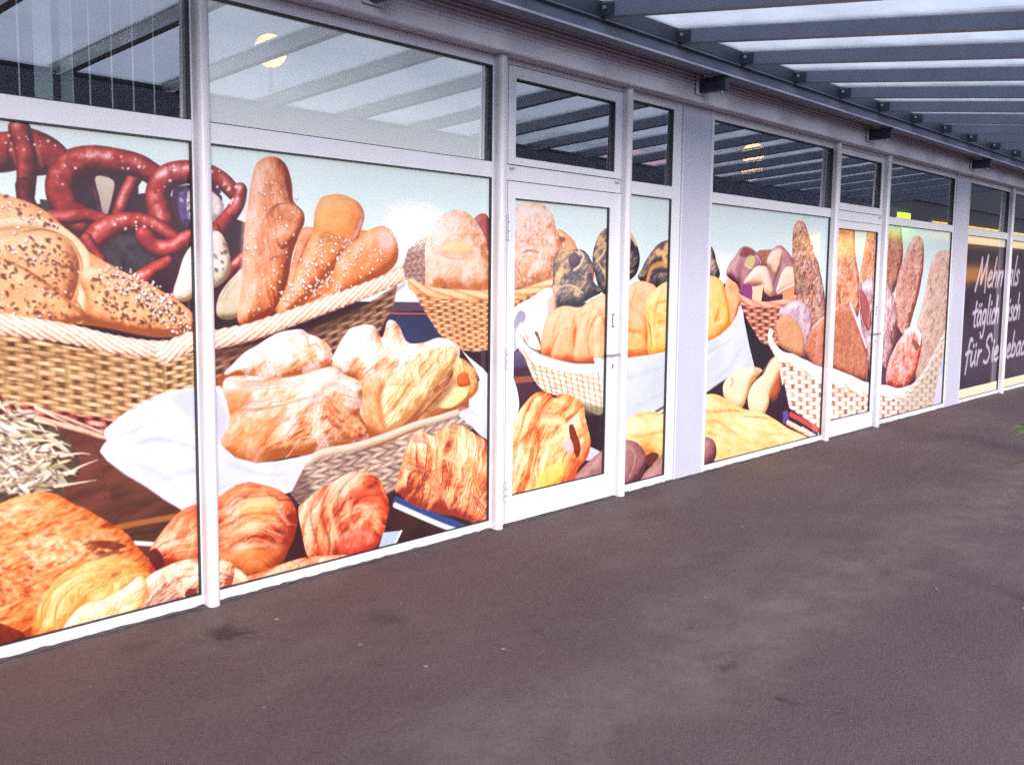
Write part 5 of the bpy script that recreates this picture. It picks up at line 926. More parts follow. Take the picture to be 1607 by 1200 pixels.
def front_fresnel(n, ior, base=0.):
    fr = nd(n, 'ShaderNodeFresnel', IOR=ior); g = nd(n, 'ShaderNodeNewGeometry'); iv = nd(n, 'ShaderNodeMath', operation='SUBTRACT'); iv.inputs[0].default_value = 1
    lk(n, g.outputs['Backfacing'], iv.inputs[1]); m = nd(n, 'ShaderNodeMath', operation='MULTIPLY'); lk(n, fr.outputs[0], m.inputs[0]); lk(n, iv.outputs[0], m.inputs[1])
    if not base: return m.outputs[0]
    a = nd(n, 'ShaderNodeMath', operation='MULTIPLY_ADD'); lk(n, iv.outputs[0], a.inputs[0]); a.inputs[1].default_value = base; lk(n, m.outputs[0], a.inputs[2]); a.use_clamp = True; return a.outputs[0]
def glass_material(name, tint=(.8, .86, .88), ior=1.6, rough=.0, base=.34):
    m, n, o = mat(name); tr = nd(n, 'ShaderNodeBsdfTransparent'); tr.inputs[0].default_value = (*tint, 1)
    gl = nd(n, 'ShaderNodeBsdfAnisotropic'); gl.inputs['Color'].default_value = (.95, .95, 1, 1); gl.inputs['Roughness'].default_value = rough
    fr = front_fresnel(n, ior, base); mx = nd(n, 'ShaderNodeMixShader'); lk(n, fr, mx.inputs[0]); lk(n, tr.outputs[0], mx.inputs[1]); lk(n, gl.outputs[0], mx.inputs[2])
    v = coords(n); tn = nd(n, 'ShaderNodeTexNoise', Scale=1.8, Detail=2.); lk(n, v, tn.inputs['Vector'])
    bp = nd(n, 'ShaderNodeBump', Strength=.2, Distance=.0015); lk(n, tn.outputs['Fac'], bp.inputs['Height']); lk(n, bp.outputs[0], gl.inputs['Normal'])
    lk(n, mx.outputs[0], o.inputs[0]); return m
PANE = glass_material('window_glass')
def frosted():
    m, n, o = mat('frosted_film'); d = nd(n, 'ShaderNodeBsdfDiffuse'); v = coords(n); t = nd(n, 'ShaderNodeTexNoise', Scale=1.4, Detail=3.); lk(n, v, t.inputs['Vector'])
    c = nd(n, 'ShaderNodeMix', data_type='RGBA'); c.inputs[6].default_value = (.64, .70, .70, 1); c.inputs[7].default_value = (.72, .78, .78, 1); lk(n, t.outputs['Fac'], c.inputs[0]); lk(n, c.outputs[2], d.inputs[0])
    gl = nd(n, 'ShaderNodeBsdfAnisotropic'); gl.inputs['Roughness'].default_value = .0; gl.inputs['Color'].default_value = (1, 1, 1, 1)
    mx = nd(n, 'ShaderNodeMixShader'); lk(n, front_fresnel(n, 1.6, .22), mx.inputs[0]); lk(n, d.outputs[0], mx.inputs[1]); lk(n, gl.outputs[0], mx.inputs[2]); lk(n, mx.outputs[0], o.inputs[0]); return m
FROST = frosted()
def roof_glass():
    m, n, o = mat('roof_glass'); tr = nd(n, 'ShaderNodeBsdfTransparent'); tr.inputs[0].default_value = (.74, .79, .86, 1)
    tl = nd(n, 'ShaderNodeBsdfTranslucent'); tl.inputs[0].default_value = (.78, .83, .88, 1)
    v = coords(n, (1, 1, 1)); t = nd(n, 'ShaderNodeTexNoise', Scale=2.3, Detail=7., Roughness=.65); lk(n, v, t.inputs['Vector'])
    r = nd(n, 'ShaderNodeMapRange'); r.inputs[1].default_value = .3; r.inputs[2].default_value = .75; r.inputs[3].default_value = .28; r.inputs[4].default_value = .62; lk(n, t.outputs['Fac'], r.inputs[0])
    mx = nd(n, 'ShaderNodeMixShader'); lk(n, r.outputs[0], mx.inputs[0]); lk(n, tr.outputs[0], mx.inputs[1]); lk(n, tl.outputs[0], mx.inputs[2])
    gl = nd(n, 'ShaderNodeBsdfAnisotropic'); gl.inputs['Roughness'].default_value = .08; fr = front_fresnel(n, 1.45)
    m2 = nd(n, 'ShaderNodeMixShader'); lk(n, fr, m2.inputs[0]); lk(n, mx.outputs[0], m2.inputs[1]); lk(n, gl.outputs[0], m2.inputs[2])
    lk(n, m2.outputs[0], o.inputs[0]); return m
ROOFG = roof_glass()
def emit(name, col, s):
    m, n, o = mat(name); e = nd(n, 'ShaderNodeEmission', Strength=s); e.inputs[0].default_value = (*col, 1)
    v = coords(n); t = nd(n, 'ShaderNodeTexNoise', Scale=1.7, Detail=2.); lk(n, v, t.inputs['Vector'])
    r = nd(n, 'ShaderNodeMapRange'); r.inputs[3].default_value = s*.5; r.inputs[4].default_value = s*1.5; lk(n, t.outputs['Fac'], r.inputs[0]); lk(n, r.outputs[0], e.inputs[1])
    lk(n, e.outputs[0], o.inputs[0]); return m
def asphalt():
    m, n, o = mat('asphalt'); b = nd(n, 'ShaderNodeBsdfPrincipled'); v = coords(n)
    def noise(s, d=6., r=.55, sc=None):
        t = nd(n, 'ShaderNodeTexNoise', Scale=s, Detail=d, Roughness=r); lk(n, v if sc is None else coords(n, sc), t.inputs['Vector']); return t.outputs['Fac']
    def mr(x, a, b_, c, d):
        r = nd(n, 'ShaderNodeMapRange'); r.inputs[1].default_value = a; r.inputs[2].default_value = b_; r.inputs[3].default_value = c; r.inputs[4].default_value = d; lk(n, x, r.inputs[0]); return r.outputs[0]
    def mixc(f, a, c):
        x = nd(n, 'ShaderNodeMix', data_type='RGBA'); lk(n, f, x.inputs[0])
        for i, q in ((6, a), (7, c)):
            if isinstance(q, tuple): x.inputs[i].default_value = (*q, 1)
            else: lk(n, q, x.inputs[i])
        return x.outputs[2]
    def math_(op, a, c):
        x = nd(n, 'ShaderNodeMath', operation=op)
        for i, q in ((0, a), (1, c)):
            if isinstance(q, (int, float)): x.inputs[i].default_value = q
            else: lk(n, q, x.inputs[i])
        return x.outputs[0]
    base = mixc(mr(noise(.9, 5), .35, .68, 0, 1), (.068, .0375, .042), (.112, .068, .073))
    base = mixc(mr(noise(70, 5, .8), .38, .62, 0, .85), base, (.165, .114, .122))
    base = mixc(mr(noise(140, 2, .6), .58, .72, 0, .75), base, (.020, .016, .019))
    worn = mr(noise(1.1, 8, .66, (.5, 1.1, 1)), .52, .72, 0, .55)          # paler trodden patches
    base = mixc(worn, base, (.190, .150, .140))
    wy = nd(n, 'ShaderNodeSeparateXYZ'); lk(n, v, wy.inputs[0]); band = math_('ABSOLUTE', math_('ADD', math_('ADD', wy.outputs[1], 2.0), mr(noise(.8, 4), .2, .8, -.45, .45)), 0)
    base = mixc(math_('MULTIPLY', mr(band, 0, .45, 1, 0), mr(noise(4.5, 6, .7), .38, .62, .1, .7)), base, (.205, .160, .148))
    dark = mr(noise(1.9, 6, .7, (1, 1, 1)), .28, .38, .4, 0)
    base = mixc(dark, base, (.024, .019, .021))
    # coarse washed-out stones beyond the drip line of the canopy
    sp = nd(n, 'ShaderNodeSeparateXYZ'); lk(n, v, sp.inputs[0])
    edge = math_('ADD', sp.outputs[1], mr(noise(2.2, 5), .2, .8, -.35, .35)); drip = mr(edge, -2.25, -2.75, 0, 1)
    vo = nd(n, 'ShaderNodeTexVoronoi', Scale=95.); lk(n, v, vo.inputs['Vector'])
    st = mr(vo.outputs['Distance'], .15, .45, 1, 0); stone = mixc(noise(200, 1), (.09, .07, .075), (.26, .21, .21))
    sel = nd(n, 'ShaderNodeSeparateColor'); lk(n, vo.outputs['Color'], sel.inputs[0])
    cov = math_('MULTIPLY', st, mr(sel.outputs[0], .35, .55, 0, 1)); cov = math_('MULTIPLY', cov, mr(drip, 0, 1, .10, .85))
    base = mixc(cov, base, stone)
    # small pale specks: gum and grit
    v3 = nd(n, 'ShaderNodeTexVoronoi', Scale=3.4); lk(n, v, v3.inputs['Vector']); s3 = nd(n, 'ShaderNodeSeparateColor'); lk(n, v3.outputs['Color'], s3.inputs[0])
    gum = math_('MULTIPLY', mr(v3.outputs['Distance'], .030, .055, 1, 0), mr(s3.outputs[1], .45, .5, 0, .8)); base = mixc(gum, base, (.28, .23, .22))
    # a few oil stains by the wall
    for (sx, sy, sr, sa) in ((2.34, -.41, .15, .7), (2.02, -.27, .08, .25), (2.95, -.75, .16, .35), (3.5, -2.2, .05, .4), (3.35, -2.5, .04, .5)):
        d = nd(n, 'ShaderNodeVectorMath', operation='DISTANCE'); lk(n, v, d.inputs[0]); d.inputs[1].default_value = (sx, sy, 0)
        dd = math_('ADD', d.outputs['Value'], mr(noise(13, 5), .2, .8, -.11, .11)); base = mixc(mr(dd, sr, sr*.2, 0, sa), base, (.010, .009, .011))
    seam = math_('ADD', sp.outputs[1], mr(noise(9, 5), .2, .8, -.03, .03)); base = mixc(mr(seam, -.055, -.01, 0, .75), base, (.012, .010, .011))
    lk(n, base, b.inputs['Base Color']); lk(n, mr(noise(30, 3), .3, .7, .62, .9), b.inputs['Roughness']); b.inputs['Specular IOR Level'].default_value = .35
    hgt = math_('ADD', noise(90, 5, .7), math_('MULTIPLY', cov, .8)); bp = nd(n, 'ShaderNodeBump', Strength=.55, Distance=.006); lk(n, hgt, bp.inputs['Height'])
    bp2 = nd(n, 'ShaderNodeBump', Strength=.5, Distance=.03); lk(n, noise(3, 4), bp2.inputs['Height']); lk(n, bp.outputs[0], bp2.inputs['Normal']); lk(n, bp2.outputs[0], b.inputs['Normal'])
    lk(n, b.outputs[0], o.inputs[0]); return m
ASPH = asphalt()

# ================================================================== helpers
def link(name, bm, m, parent=None, label=None, bevel=0.):
    if bevel:
        bmesh.ops.bevel(bm, geom=list(bm.edges), offset=bevel, segments=2, profile=.6, affect='EDGES', clamp_overlap=True)
    me = bpy.data.meshes.new(name); bm.to_mesh(me); bm.free(); me.materials.append(m)
    o = bpy.data.objects.new(name, me); COL.objects.link(o)
    if parent is not None: o.parent = parent
    if label: o['label'] = label
    return o
def box(bm, x0, x1, y0, y1, z0, z1):
    vs = [bm.verts.new(p) for p in ((x0, y0, z0), (x1, y0, z0), (x1, y1, z0), (x0, y1, z0), (x0, y0, z1), (x1, y0, z1), (x1, y1, z1), (x0, y1, z1))]
    for f in ((0, 3, 2, 1), (4, 5, 6, 7), (0, 1, 5, 4), (1, 2, 6, 5), (2, 3, 7, 6), (3, 0, 4, 7)): bm.faces.new([vs[i] for i in f])
def B(name, x0, x1, y0, y1, z0, z1, m, parent=None, label=None, bevel=.002):
    bm = bmesh.new(); box(bm, x0, x1, y0, y1, z0, z1); return link(name, bm, m, parent, label, bevel)
def cyl(bm, p0, p1, r0, r1=None, n=12):
    r1 = r0 if r1 is None else r1; p0, p1 = Vector(p0), Vector(p1); d = p1-p0; q = d.to_track_quat('Z', 'Y').to_matrix().to_4x4(); q.translation = (p0+p1)/2
    bmesh.ops.create_cone(bm, cap_ends=True, segments=n, radius1=r0, radius2=r1, depth=d.length, matrix=q)
def prism(bm, prof, x0, x1):
    """extrude a (y, z) outline along x"""
    a = [bm.verts.new((x0, y, z)) for y, z in prof]; b = [bm.verts.new((x1, y, z)) for y, z in prof]; k = len(prof)
    bm.faces.new(a[::-1]); bm.faces.new(b)
    for i in range(k): bm.faces.new((a[i], a[(i+1) % k], b[(i+1) % k], b[i]))
def empty(name, loc, label, cat, group=None):
    o = bpy.data.objects.new(name, None); o.empty_display_size = .1; COL.objects.link(o); o.location = loc; o['label'] = label; o['category'] = cat
    if group: o['group'] = group
    return o
def adopt(root):
    """children were built in world coordinates: keep them there under the thing's own origin"""
    inv = Matrix.Translation(root.location).inverted()
    for c in root.children: c.matrix_parent_inverse = inv
def single(o, label, cat, group=None):
    o['label'] = label; o['category'] = cat
    if group: o['group'] = group
def pane(name, x0, x1, z0, z1, y, m, parent, label=None, uv=False):
    bm = bmesh.new(); box(bm, x0, x1, y, y+.006, z0, z1)
    if z0 > 2.1:
        for v in bm.verts: v.co.y -= (v.co.z-(z0+z1)/2)*.0135          # the toplights lean a hair outwards
    if uv:
        l = bm.loops.layers.uv.new('print')
        for f in bm.faces:
            for lp in f.loops:
                lp[l].uv = ((lp.vert.co.x-PX0)/(PX1-PX0), (lp.vert.co.z-PZ0)/(PZ1-PZ0))
    return link(name, bm, m, parent, label)
def gasket(x0, x1, z0, z1, y0, parent, w=.007):
    bm = bmesh.new()
    for a in ((x0-.002, x1+.002, z1-w, z1+.002), (x0-.002, x1+.002, z0-.002, z0+w*.6), (x0-.002, x0+w*.7, z0+w*.6, z1-w), (x1-w*.7, x1+.002, z0+w*.6, z1-w)): box(bm, a[0], a[1], y0, y0+.022, a[2], a[3])
    return link('gasket', bm, GASK, parent)

# ================================================================== ground
bm = bmesh.new(); g = 300
vs = [bm.verts.new(p) for p in ((-g, -g, 0), (g, -g, 0), (g, g, 0), (-g, g, 0))]; bm.faces.new(vs)
o = link('pavement', bm, ASPH); o['kind'] = 'structure'
random.seed(3)
for k in range(30):                                               # loose pale grit and leaf bits on the asphalt
    x = 1.6+random.random()**1.3*8; y = -.25-random.random()*3.0; s = .004+.006*random.random()**2
    bm = bmesh.new(); bmesh.ops.create_icosphere(bm, subdivisions=1, radius=s); bmesh.ops.scale(bm, vec=(1.5, 1, .35), verts=bm.verts)
    for v in bm.verts: v.co += Vector((random.uniform(-1, 1), random.uniform(-1, 1), random.uniform(-.4, .4)))*s*.25; v.co.z = max(v.co.z, -s*.2)
    o = link('pebble', bm, GRIT); o.location = (x, y, s*.2); o.rotation_euler.z = random.random()*6
    single(o, 'small pale stone chip lying on the asphalt', 'stone', 'pale stone chips scattered on the asphalt')

# ================================================================== shop front
HZ = 2.85          # underside of the head cladding
def window(x0, x1, gx0, gx1, label, low='print', upm=None, gz=(.052, 2.14), uz=(2.232, 2.79)):
    t = empty('shop_window', ((x0+x1)/2, 0, 0), label, 'window')
    B('window_sill', x0, x1, .0, .075, .0, gz[0], ALU, t)
    B('transom', gx0, gx1, .002, .075, gz[1], uz[0], ALU, t)
    B('window_head', x0, x1, .0, .075, uz[1], HZ, ALU, t)
    B('jamb', x0, gx0, .0, .075, gz[0], uz[1], ALU, t); B('jamb', gx1, x1, .0, .075, gz[0], uz[1], ALU, t)
    f = pane('printed_film', gx0, gx1, gz[0], gz[1], .022, FILM, t, uv=True)
    gasket(gx0, gx1, gz[0], gz[1], .004, t); gasket(gx0, gx1, uz[0], uz[1], .004, t)
    pane('glass_pane', gx0, gx1, uz[0], uz[1], .030, upm or PANE, t)
    return t
def drain_caps(t, xs, z=.02):
    for x in xs: B('drain_cap', x-.022, x+.022, -.006, .0, z-.008, z+.008, HEAD, t, bevel=.002)

w1 = window(.50, 2.512, .56, 2.476, 'window printed with red pretzels, a seeded braid and a large croissant, vertical blinds above'); drain_caps(w1, (2.42,))
w2 = window(2.512, 4.508, 2.562, 4.466, 'window printed with salted bread sticks and sugared pastries, milky pane above'); drain_caps(w2, (2.63,))
for c in list(w2.children):
    if c.name.startswith('glass_pane'): bpy.data.objects.remove(c)
pane('frosted_pane', 2.562, 4.418, 2.232, 2.79, .030, FROST, w2, 'pale milky pane'); pane('glass_pane', 4.418, 4.466, 2.232, 2.79, .030, PANE, w2)
B('glazing_bead', 4.404, 4.412, .018, .0295, 2.236, 2.786, ALU, w2, bevel=0)
def door(x0, x1, lx0, lx1, gx0, gx1, ux0, ux1, gz, uz, label, hinges, hx, hz):
    t = empty('glass_door', ((x0+x1)/2, 0, 0), label, 'door')
    B('door_frame', x0, lx0, .0, .075, .0, HZ, ALU, t); B('door_frame', lx1, x1, .0, .075, .0, HZ, ALU, t)
    B('frame_head', lx0, lx1, .0, .075, 2.821, HZ, ALU, t); B('frame_rail', lx0, lx1, .002, .075, 2.136, 2.227, ALU, t)
    B('rebate', lx0, lx1, .055, .08, .0, 2.136, GASK, t, bevel=0); B('rebate', lx0, lx1, .055, .08, 2.227, 2.821, GASK, t, bevel=0) if 0 else None
    # hinged toplight sash
    a, b = lx0+.005, lx1-.005
    sx = B('toplight_sash', a, ux0, -.004, .05, 2.232, 2.816, ALU, t); B('toplight_sash', ux1, b, -.004, .05, 2.232, 2.816, ALU, t)
    B('toplight_rail', ux0, ux1, -.004, .05, 2.232, uz[0], ALU, t); B('toplight_rail', ux0, ux1, -.004, .05, uz[1], 2.816, ALU, t)
    gasket(ux0, ux1, uz[0], uz[1], .002, t); pane('glass_pane', ux0, ux1, uz[0], uz[1], .028, PANE, t)
    for x in (a+.03, b-.05): B('toplight_catch', x-.018, x+.018, -.018, -.004, 2.20, 2.214, ZINC, t)
    # the leaf
    B('door_stile', a, gx0, -.006, .05, .008, 2.130, ALU, t); B('door_stile', gx1, b, -.006, .05, .008, 2.130, ALU, t)
    B('kick_rail', gx0, gx1, -.006, .05, .008, gz[0], ALU, t); B('top_rail', gx0, gx1, -.006, .05, gz[1], 2.130, ALU, t)
    pane('printed_film', gx0, gx1, gz[0], gz[1], .018, FILM, t, uv=True); gasket(gx0, gx1, gz[0], gz[1], .0, t)
    for (z0, z1) in hinges:
        bm = bmesh.new(); k = 3
        for i in range(k):
            za = z0+(z1-z0)*i/k; cyl(bm, (a+.004, -.016, za+.003), (a+.004, -.016, za+(z1-z0)/k-.003), .011, n=12); box(bm, a-.012, a+.022, -.0095, -.0065, za+.006, za+(z1-z0)/k-.006)
        link('hinge', bm, ALU_POST, t)
    bm = bmesh.new(); cyl(bm, (hx, -.006, hz), (hx, -.062, hz), .010); _sp = bm
    bm = bmesh.new(); cyl(bm, (hx+.012, -.058, hz), (hx-.125, -.058, hz+.002), .0095, .008); bmesh.ops.create_uvsphere(bm, u_segments=10, v_segments=6, radius=.0095, matrix=Matrix.Translation((hx+.012, -.058, hz))); h = link('door_handle', bm, CHROME, t); link('handle_spindle', _sp, CHROME, h)
    B('handle_rose', hx-.016, hx+.016, -.012, -.006, hz-.032, hz+.032, ALU_POST, t, bevel=.005)
    lo = B('lock_plate', hx-.016, hx+.016, -.011, -.006, hz-.115, hz-.05, ALU_POST, t, bevel=.005)
    B('keyhole', hx-.006, hx+.006, -.0125, -.011, hz-.098, hz-.066, GASK, lo, bevel=0)
    lp = B('latch_plate', hx-.012, hx+.012, -.010, -.006, hz+.19, hz+.285, GASK, t, bevel=.003); B('latch_insert', hx-.007, hx+.007, -.012, -.010, hz+.20, hz+.275, ALU_POST, lp, bevel=0)
    return t
d1 = door(4.508, 5.817, 4.60, 5.79, 4.672, 5.660, 4.672, 5.706, (.177, 2.030), (2.276, 2.745), 'glass door printed with a floury loaf, a bread bowl and a pastry, beside the narrow window',
          ((.145, .275), (.985, 1.115), (1.77, 1.935)), 5.722, 1.018)
w3 = window(5.817, 6.56, 5.87, 6.448, 'narrow window printed with yellow rolls and a white napkin, beside the wide blank panel', gz=(.057, 2.142)); drain_caps(w3, (6.36,))
w4 = window(6.985, 9.275, 7.035, 9.250, 'window printed with an onion bread basket and pale rolls, between the blank panel and the far door', gz=(.052, 2.150)); drain_caps(w4, (7.12,))
d2 = door(9.275, 10.545, 9.34, 10.50, 9.43, 10.42, 9.43, 10.44, (.172, 2.056), (2.300, 2.765), 'farther glass door printed with rye slices and upright grain baguettes',
          ((.145, .275), (.985, 1.115), (1.77, 1.935)), 10.462, 1.0)
w5 = window(10.545, 12.80, 10.62, 12.755, 'window printed with tall brown baguettes leaning in a white basket', gz=(.055, 2.152))
w6 = window(13.31, 15.085, 13.35, 15.05, 'blackboard window lettered Meh, täglich and für Sie, left of the last slim post', gz=(.048, 2.142))
w7 = window(15.085, 17.30, 15.14, 17.25, 'last window at the far end, cream edged blackboard with the line endings', gz=(.048, 2.142))
def blank(x0, x1, label):
    t = empty('wall_panel', ((x0+x1)/2, 0, 0), label, 'panel'); B('metal_sheet', x0, x1, -.008, .07, .004, HZ, painted('panel_sheet', (.42, .43, .54), .3, .05, .1), t, bevel=.003)
    B('edge_trim', x0, x0+.012, -.013, -.008, .004, HZ, ALU, t, bevel=0); B('edge_trim', x1-.012, x1, -.013, -.008, .004, HZ, ALU, t, bevel=0); return t
blank(6.56, 6.985, 'wide blank lavender grey metal panel in the middle of the shop front'); blank(12.80, 13.31, 'pale blank metal panel just left of the blackboard windows')
# slim posts with a rounded nose
def post(x0, x1, label, y=-.062):
    bm = bmesh.new(); n = 8; prof = [(x0, -.0002), (x0, y*.55)]
    for i in range(n+1):
        a = math.pi*i/n; prof.append(((x0+x1)/2-math.cos(a)*(x1-x0)/2, y*.55+y*.45*math.sin(a)))
    prof += [(x1, y*.55), (x1, -.0002)]
    p2 = []
    for p in prof:
        if not p2 or (abs(p[0]-p2[-1][0])+abs(p[1]-p2[-1][1])) > 1e-5: p2.append(p)
    a = [bm.verts.new((p[0], p[1], 0.0)) for p in p2]; b = [bm.verts.new((p[0], p[1], HZ)) for p in p2]; k = len(p2)
    bm.faces.new(a[::-1]); bm.faces.new(b)
    for i in range(k):
        f = bm.faces.new((a[i], a[(i+1) % k], b[(i+1) % k], b[i]))
    bmesh.ops.recalc_face_normals(bm, faces=bm.faces)
    o = link('mullion_post', bm, ALU_POST); single(o, label, 'post', 'slim rounded posts between the windows and doors')
post(2.482, 2.545, 'nearest slim post, between the pretzel window and the pastry window')
post(4.478, 4.541, 'slim post at the hinge side of the near door')
post(5.785, 5.850, 'slim post at the handle side of the near door')
post(9.243, 9.305, 'slim post at the hinge side of the far door')
post(10.51, 10.578, 'slim post at the handle side of the far door')
post(15.052, 15.118, 'slim post between the two blackboard windows')

# ---- head cladding above the windows, with ribs
hd = empty('head_cladding', (9, 0, 2.85), 'long grey ribbed cladding strip above the windows, below the canopy beam', 'cladding')
bm = bmesh.new(); prism(bm, [(.10, 2.852), (-.105, 2.852), (-.112, 2.860), (-.112, 2.925), (-.108, 2.932), (-.108, 3.20), (.10, 3.20)], -9.0, 19.0); link('fascia', bm, HEAD, hd)
for k in range(7):
    z = 2.948+k*.026; bm = bmesh.new(); prism(bm, [(-.1085, z), (-.121, z+.004), (-.124, z+.009), (-.121, z+.014), (-.1085, z+.018)], -9.0, 19.0); link('rib', bm, HEAD, hd)
adopt(hd)
for t in (w1, w2, w3, w4, w5, w6, w7, d1, d2): adopt(t)
for t in [o for o in COL.objects if o.name.startswith('wall_panel')]: adopt(t)
o = B('wall', -9.0, 19.0, .101, .30, 2.852, 4.6, WALL, bevel=0); o['kind'] = 'structure'

# rough mortar and grit packed along the foot of the front
random.seed(21); bm = bmesh.new(); xs = []; x = .5
while x < 17.3: xs.append(x); x += random.uniform(.02, .06)
top = [(x, -.004-.004*random.random(), .003+.008*random.random()**2) for x in xs]; low = [(x, -.012-.035*random.random()**1.5, .001) for x in xs]
T_ = [bm.verts.new(p) for p in top]; L_ = [bm.verts.new(p) for p in low]; K_ = [bm.verts.new((p[0], .001, p[2])) for p in top]
for i in range(len(xs)-1): bm.faces.new((L_[i], L_[i+1], T_[i+1], T_[i])); bm.faces.new((T_[i], T_[i+1], K_[i+1], K_[i]))
o = link('mortar_strip', bm, painted('mortar', (.075, .062, .066), .9, .5, scale=40.)); o['kind'] = 'structure'

# ---- interior: a dark closed room and the blinds of the first window
bm = bmesh.new(); x0, x1, y0, y1, z0, z1 = -1.0, 18.6, .305, 6.0, .004, 3.4
for q in (((x0, y1, z0), (x1, y1, z0), (x1, y1, z1), (x0, y1, z1)), ((x0, y0, z0), (x0, y1, z0), (x0, y1, z1), (x0, y0, z1)), ((x1, y0, z0), (x1, y1, z0), (x1, y1, z1), (x1, y0, z1)),
          ((x0, y0, z1), (x1, y0, z1), (x1, y1, z1), (x0, y1, z1)), ((x0, y0, z0), (x1, y0, z0), (x1, y1, z0), (x0, y1, z0))): bm.faces.new([bm.verts.new(p) for p in q])
o = link('interior_wall', bm, DARK); o['kind'] = 'structure'
o = B('wall', -9.0, .50, .0, .30, .0, 2.85, WALL, bevel=0); o['kind'] = 'structure'
o = B('wall', 17.30, 19.0, .0, .30, .0, 2.85, WALL, bevel=0); o['kind'] = 'structure'
bl = empty('vertical_blind', (1.5, .2, 2.9), 'pale vertical louvre blind hanging behind the upper pane of the pretzel window', 'blind')
random.seed(8); x = .62; k = 0
B('blind_track', .57, 2.47, .16, .24, 2.80, 2.84, BLIND, bl, bevel=.003)
while x < 2.46:
    view = math.atan2(4.29, x); ang = view+R_(random.uniform(-1.2, 1.2)); wdt = .089
    if abs(x-1.90) < .03: ang = view+R_(48)
    if abs(x-2.0) < .03: ang = view+R_(30)
    if x < 1.7: ang = view+R_(random.uniform(-6, 6))
    c, s = math.cos(ang)*wdt/2, math.sin(ang)*wdt/2; px, py = -math.sin(ang)*.003, math.cos(ang)*.003
    bm = bmesh.new(); q = [(x-c+px, .2-s+py), (x+c+px, .2+s+py), (x+c-px, .2+s-py), (x-c-px, .2-s-py)]
    a = [bm.verts.new((p[0], p[1], 2.15)) for p in q]; b = [bm.verts.new((p[0], p[1], 2.80)) for p in q]; bm.faces.new(a); bm.faces.new(b)
    for i in range(4): bm.faces.new((a[i], a[(i+1) % 4], b[(i+1) % 4], b[i]))
    link('louvre', bm, BLIND, bl); x += .0995
adopt(bl)

# ================================================================== canopy
SL = .105
def rz(y): return 3.12-SL*(-y-.36)            # underside of the rafters
cn = empty('canopy', (7, -1.3, 3.1), 'blue grey steel canopy with glass roof panes running along the shop front', 'canopy')
bm = bmesh.new(); prism(bm, [(-.362, 3.016), (-.252, 3.016), (-.252, 3.024), (-.318, 3.024), (-.318, 3.108), (-.252, 3.108), (-.252, 3.116), (-.362, 3.116), (-.362, 3.108), (-.326, 3.108), (-.326, 3.024), (-.362, 3.024)], -9.0, 19.0); link('wall_beam', bm, STEEL, cn)
bm = bmesh.new(); prism(bm, [(-.3645, 3.012), (-.3625, 3.012), (-.3625, 3.026), (-.3645, 3.026)], -9.0, 19.0); link('lit_flange_edge', bm, painted('lit_edge_tone', (.42, .43, .52), .4, .2), cn)  # pale strip painting the light that catches the bottom flange edge
bm = bmesh.new(); prism(bm, [(-3.05, 2.665), (-2.96, 2.665), (-2.96, 2.838), (-3.05, 2.838)], -9.0, 19.0); link('outer_beam', bm, STEEL, cn, bevel=0)
bm = bmesh.new(); prism(bm, [(-3.32, 2.87), (-3.19, 2.865), (-3.19, 2.875), (-3.305, 2.882), (-3.305, 2.95), (-3.32, 2.95)], -9.0, 19.0); link('gutter', bm, STEEL_D, cn)
bm = bmesh.new(); prism(bm, [(-.355, 3.225), (.099, 3.275), (.099, 3.281), (-.355, 3.232)], -9.0, 19.0); link('flashing', bm, STEEL_D, cn)
bm = bmesh.new(); prism(bm, [(-.36, 3.118), (-.34, 3.118), (-.34, 3.220), (-.36, 3.220)], -9.0, 19.0); link('shadow_upstand', bm, STEEL_D, cn)  # kept in dark steel to paint the shadow between the rafters
XS = [5.06+.868*k for k in range(-15, 16)]  # bays run on unseen to the left, extended to dim that end
rf_me = bl_me = pl_me = None
def rafter_bm():
    bm = bmesh.new(); p = []
    for y in (-.345, -3.15): p.append((y, rz(y))); p.append((y, rz(y)+.088))
    v = []
    for x in (-.03, .03): v.append([bm.verts.new((x, y, z)) for y, z in p])
    a, b = v
    for f in ((a[0], a[2], a[3], a[1]), (b[0], b[1], b[3], b[2]), (a[0], b[0], b[2], a[2]), (a[1], a[3], b[3], b[1]), (a[0], a[1], b[1], b[0]), (a[2], b[2], b[3], a[3])): bm.faces.new(f)
    bmesh.ops.recalc_face_normals(bm, faces=bm.faces); return bm
r0 = link('rafter', rafter_bm(), STEEL, cn, bevel=.003)
def bolt_bm():
    bm = bmesh.new(); cyl(bm, (0, 0, 0), (-.008, 0, 0), .013, n=6); return bm
b0 = link('bolt', bolt_bm(), ZINC, cn)
def plate_bm():
    bm = bmesh.new(); box(bm, -.045, -.031, -.46, -.335, 3.118, 3.19); return bm
p0 = link('fixing_plate', plate_bm(), STEEL_D, cn)
def roofpane_bm(w):
    bm = bmesh.new(); v = []
    for x in (0, w):
        v.append([bm.verts.new((x, y, rz(y)+.093+dz)) for y, dz in ((-.345, 0), (-3.20, 0), (-3.20, .012), (-.345, .012))])
    a, b = v; bm.faces.new(a[::-1]); bm.faces.new(b)
    for i in range(4): bm.faces.new((a[i], a[(i+1) % 4], b[(i+1) % 4], b[i]))
    return bm
g0 = link('roof_pane', roofpane_bm(.868-.012), ROOFG, cn)
def cap_bm():
    bm = bmesh.new(); prof = [(-.345, 0), (-3.20, 0), (-3.20, .012), (-.345, .012)]; v = []
    for x in (-.028, .028): v.append([bm.verts.new((x, y, rz(y)+.1055+dz)) for y, dz in prof])
    a, b = v; bm.faces.new(a[::-1]); bm.faces.new(b)
    for i in range(4): bm.faces.new((a[i], a[(i+1) % 4], b[(i+1) % 4], b[i]))
    return bm
c0 = link('cap_strip', cap_bm(), STEEL_D, cn)
